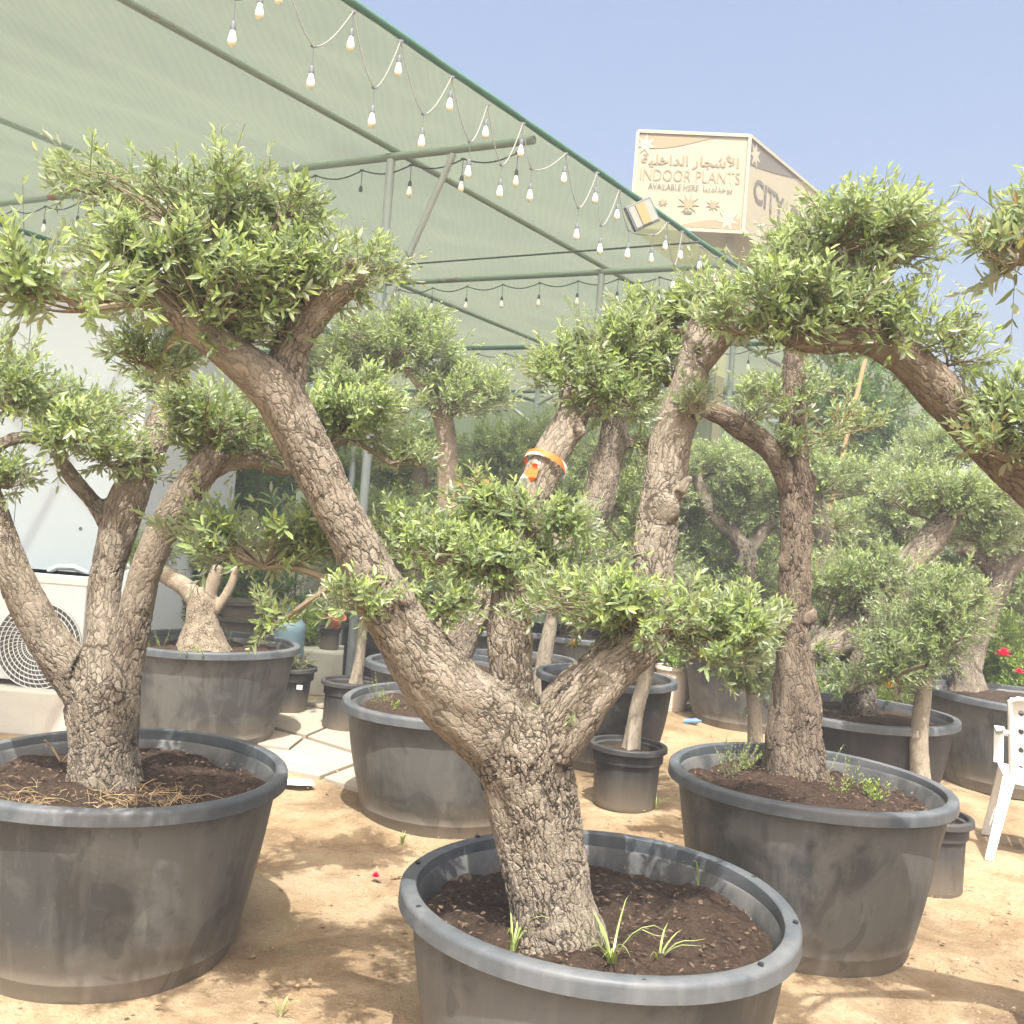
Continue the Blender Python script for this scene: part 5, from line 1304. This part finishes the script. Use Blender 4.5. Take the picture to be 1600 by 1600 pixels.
mb = MB(); a = P(1318, 705, 9.5); b = P(1352, 560, 9.5); dd = (b-a)/np.linalg.norm(b-a); mb.tube([a - dd*((a[2]+.02)/dd[2]), b], .022, 8); o = mb.build('bamboo_stake', BAMBOO, None, True); tag(o, 'leaning yellow bamboo stake in front of the dark tree', 'stake')
# slim galvanised posts and blocks beyond the cabin
for k, (px, py, z, lab) in enumerate(((266, 690, 9.6, 'slim grey post between the two left limbs'), (294, 700, 9.9, 'slim grey post in the shade right of the left limbs'), (554, 700, 10.3, 'slim white post in the gap right of the long limb'))):
    p = P(px, py, z); mb = MB(); mb.tube([(p[0], p[1], -.02), (p[0], p[1], p[2]+.35)], .035, 10); mb.lathe([(.05, 0), (.05, .03), (0, .05)], 10, (p[0], p[1], p[2]+.34)); o = mb.build('metal_post', GALV, None, True); tag(o, lab, 'post')
p = P(350, 815, 10.8); mb = MB()
for k in range(5): mb.box((p[0]-1.3+k*.62, p[1], .50+.22), (.6, .35, .42)); mb.box((p[0]-1.3+k*.62+.2, p[1]+.02, .25), (.6, .36, .49))
o = mb.build('block_wall', CONC, bevel=.015); tag(o, 'grey block wall in the shade beyond the squat stump', 'wall')
p = P(362, 800, 10.6); mb = MB(); mb.lathe([(0, 0), (.13, 0), (.16, .16), (.17, .18), (0, .17)], 20); o = mb.build('bucket', TEAL, None, True, loc=(p[0], p[1]+.2, .93)); tag(o, 'teal bucket standing on the shaded block wall', 'bucket')

# ------------------------------------------------------------------ white garden chair, seen from behind
zc = 5.3
cb_ = G(1545, 1344); _a = math.radians(-24); cx = np.array([cb_[0] + .29*math.cos(_a) - .30*math.sin(_a), cb_[1] + .29*math.sin(_a) + .30*math.cos(_a), 0])
ch = thing('garden_chair', 'white plastic garden chair with a perforated back at the right edge', 'chair', cx, None, math.radians(-24))
def grid_panel(W, Hh, holes, nx_, ny_, f):
    """panel with round holes cut as missing cells; f maps (u,v) in metres to a point"""
    mb = MB(); th = .006
    V = [[f(-W/2 + W*i/nx_, Hh*j/ny_) for i in range(nx_+1)] for j in range(ny_+1)]
    def hole(u, v): return any(((u-a)/rx)**2 + ((v-b)/ry)**2 < 1 for a, b, rx, ry in holes)
    for j in range(ny_):
        for i in range(nx_):
            if hole(-W/2 + W*(i+.5)/nx_, Hh*(j+.5)/ny_): continue
            mb.add([V[j][i], V[j][i+1], V[j+1][i+1], V[j+1][i]], [(0, 1, 2, 3)])
    return mb
def backf(u, v): # the back leans away from the seat and widens to the top
    w = 1 + .22*(v/.46); return np.array([u*w, -.20 - .12*(v/.46) + .55*u*u, .43 + v])
holes = []
for r_ in range(7):
    for c_ in range(7):
        holes.append(((c_-3)*.052 + (.026 if r_ % 2 else 0), .07 + r_*.052, .0125, .017))
mb = grid_panel(.40, .46, holes, 100, 110, backf); o = mb.build('backrest', CHAIRM, ch, True); s_ = o.modifiers.new('thick', 'SOLIDIFY'); s_.thickness = .007
mb = MB()
edge_ = [backf(-.20, v) for v in np.linspace(0, .44, 8)] + [backf(u, .46) for u in np.linspace(-.17, .17, 8)] + [backf(.20, v) for v in np.linspace(.44, 0, 8)]
mb.tube(edge_, .014, 8); mb.build('back_rim', CHAIRM, ch, True)
mb = grid_panel(.46, .44, [((c_-3)*.06, .06+r_*.06, .006, .02) for c_ in range(7) for r_ in range(6)], 92, 88, lambda u, v: np.array([u*(1+.1*v/.44), -.22+v, .43 - .015*math.cos(u*6) + .01*(v/.44)]))
o = mb.build('seat', CHAIRM, ch, True); s_ = o.modifiers.new('thick', 'SOLIDIFY'); s_.thickness = .008
for sx in (-1, 1):
    for y0, y1 in ((-.20, -.30), (.20, .25)):
        mb = MB(); a = np.array([sx*.215, y0, .44]); b = np.array([sx*.29, y1, .0]); R0, R1 = .034, .022
        vs = []
        for c, r in ((a, R0), ((a+b)/2, (R0+R1)/2*.95), (b, R1)):
            for k in ((-1, -.7), (1, -.7), (1, .7), (-1, .7)): vs.append(c + np.array([k[0]*r, k[1]*r, 0]))
        mb.add(vs, [(0,1,5,4),(1,2,6,5),(2,3,7,6),(3,0,4,7),(4,5,9,8),(5,6,10,9),(6,7,11,10),(7,4,8,11),(8,9,10,11),(3,2,1,0)]); mb.build('leg', CHAIRM, ch, bevel=.006)
    mb = MB(); arm = [np.array([sx*.235, -.26, .70]), np.array([sx*.26, -.12, .665]), np.array([sx*.265, .08, .66]), np.array([sx*.26, .20, .63]), np.array([sx*.25, .22, .45])]
    t_, _ = catmull(arm, [1]*5, .03); vs = []; 
    for q in t_:
        for k in ((-.026, -.010), (.026, -.010), (.026, .010), (-.026, .010)): vs.append(q + np.array([k[0], 0, k[1]]))
    m_ = len(t_); mb.add(vs, [(4*i+k, 4*i+(k+1) % 4, 4*i+4+(k+1) % 4, 4*i+4+k) for i in range(m_-1) for k in range(4)] + [(3, 2, 1, 0), tuple(4*(m_-1)+k for k in range(4))]); mb.build('armrest', CHAIRM, ch)

# ------------------------------------------------------------------ haze volume added for distance fade and lens veiling glare
mb = MB(); mb.box((0, 275, 4.2), (900, 700, 10.6))
HZ, nt, out = newmat('haze_veil'); pv = N(nt, 'ShaderNodeVolumePrincipled', {'Density': HAZE, 'Color': (.90, .94, 1.0, 1)}); nt.links.new(pv.outputs[0], out.inputs['Volume'])
hz = mb.build('haze', HZ); hz['kind'] = 'stuff'; hz['label'] = 'thin haze over the whole yard, added for far fade and lens veil'
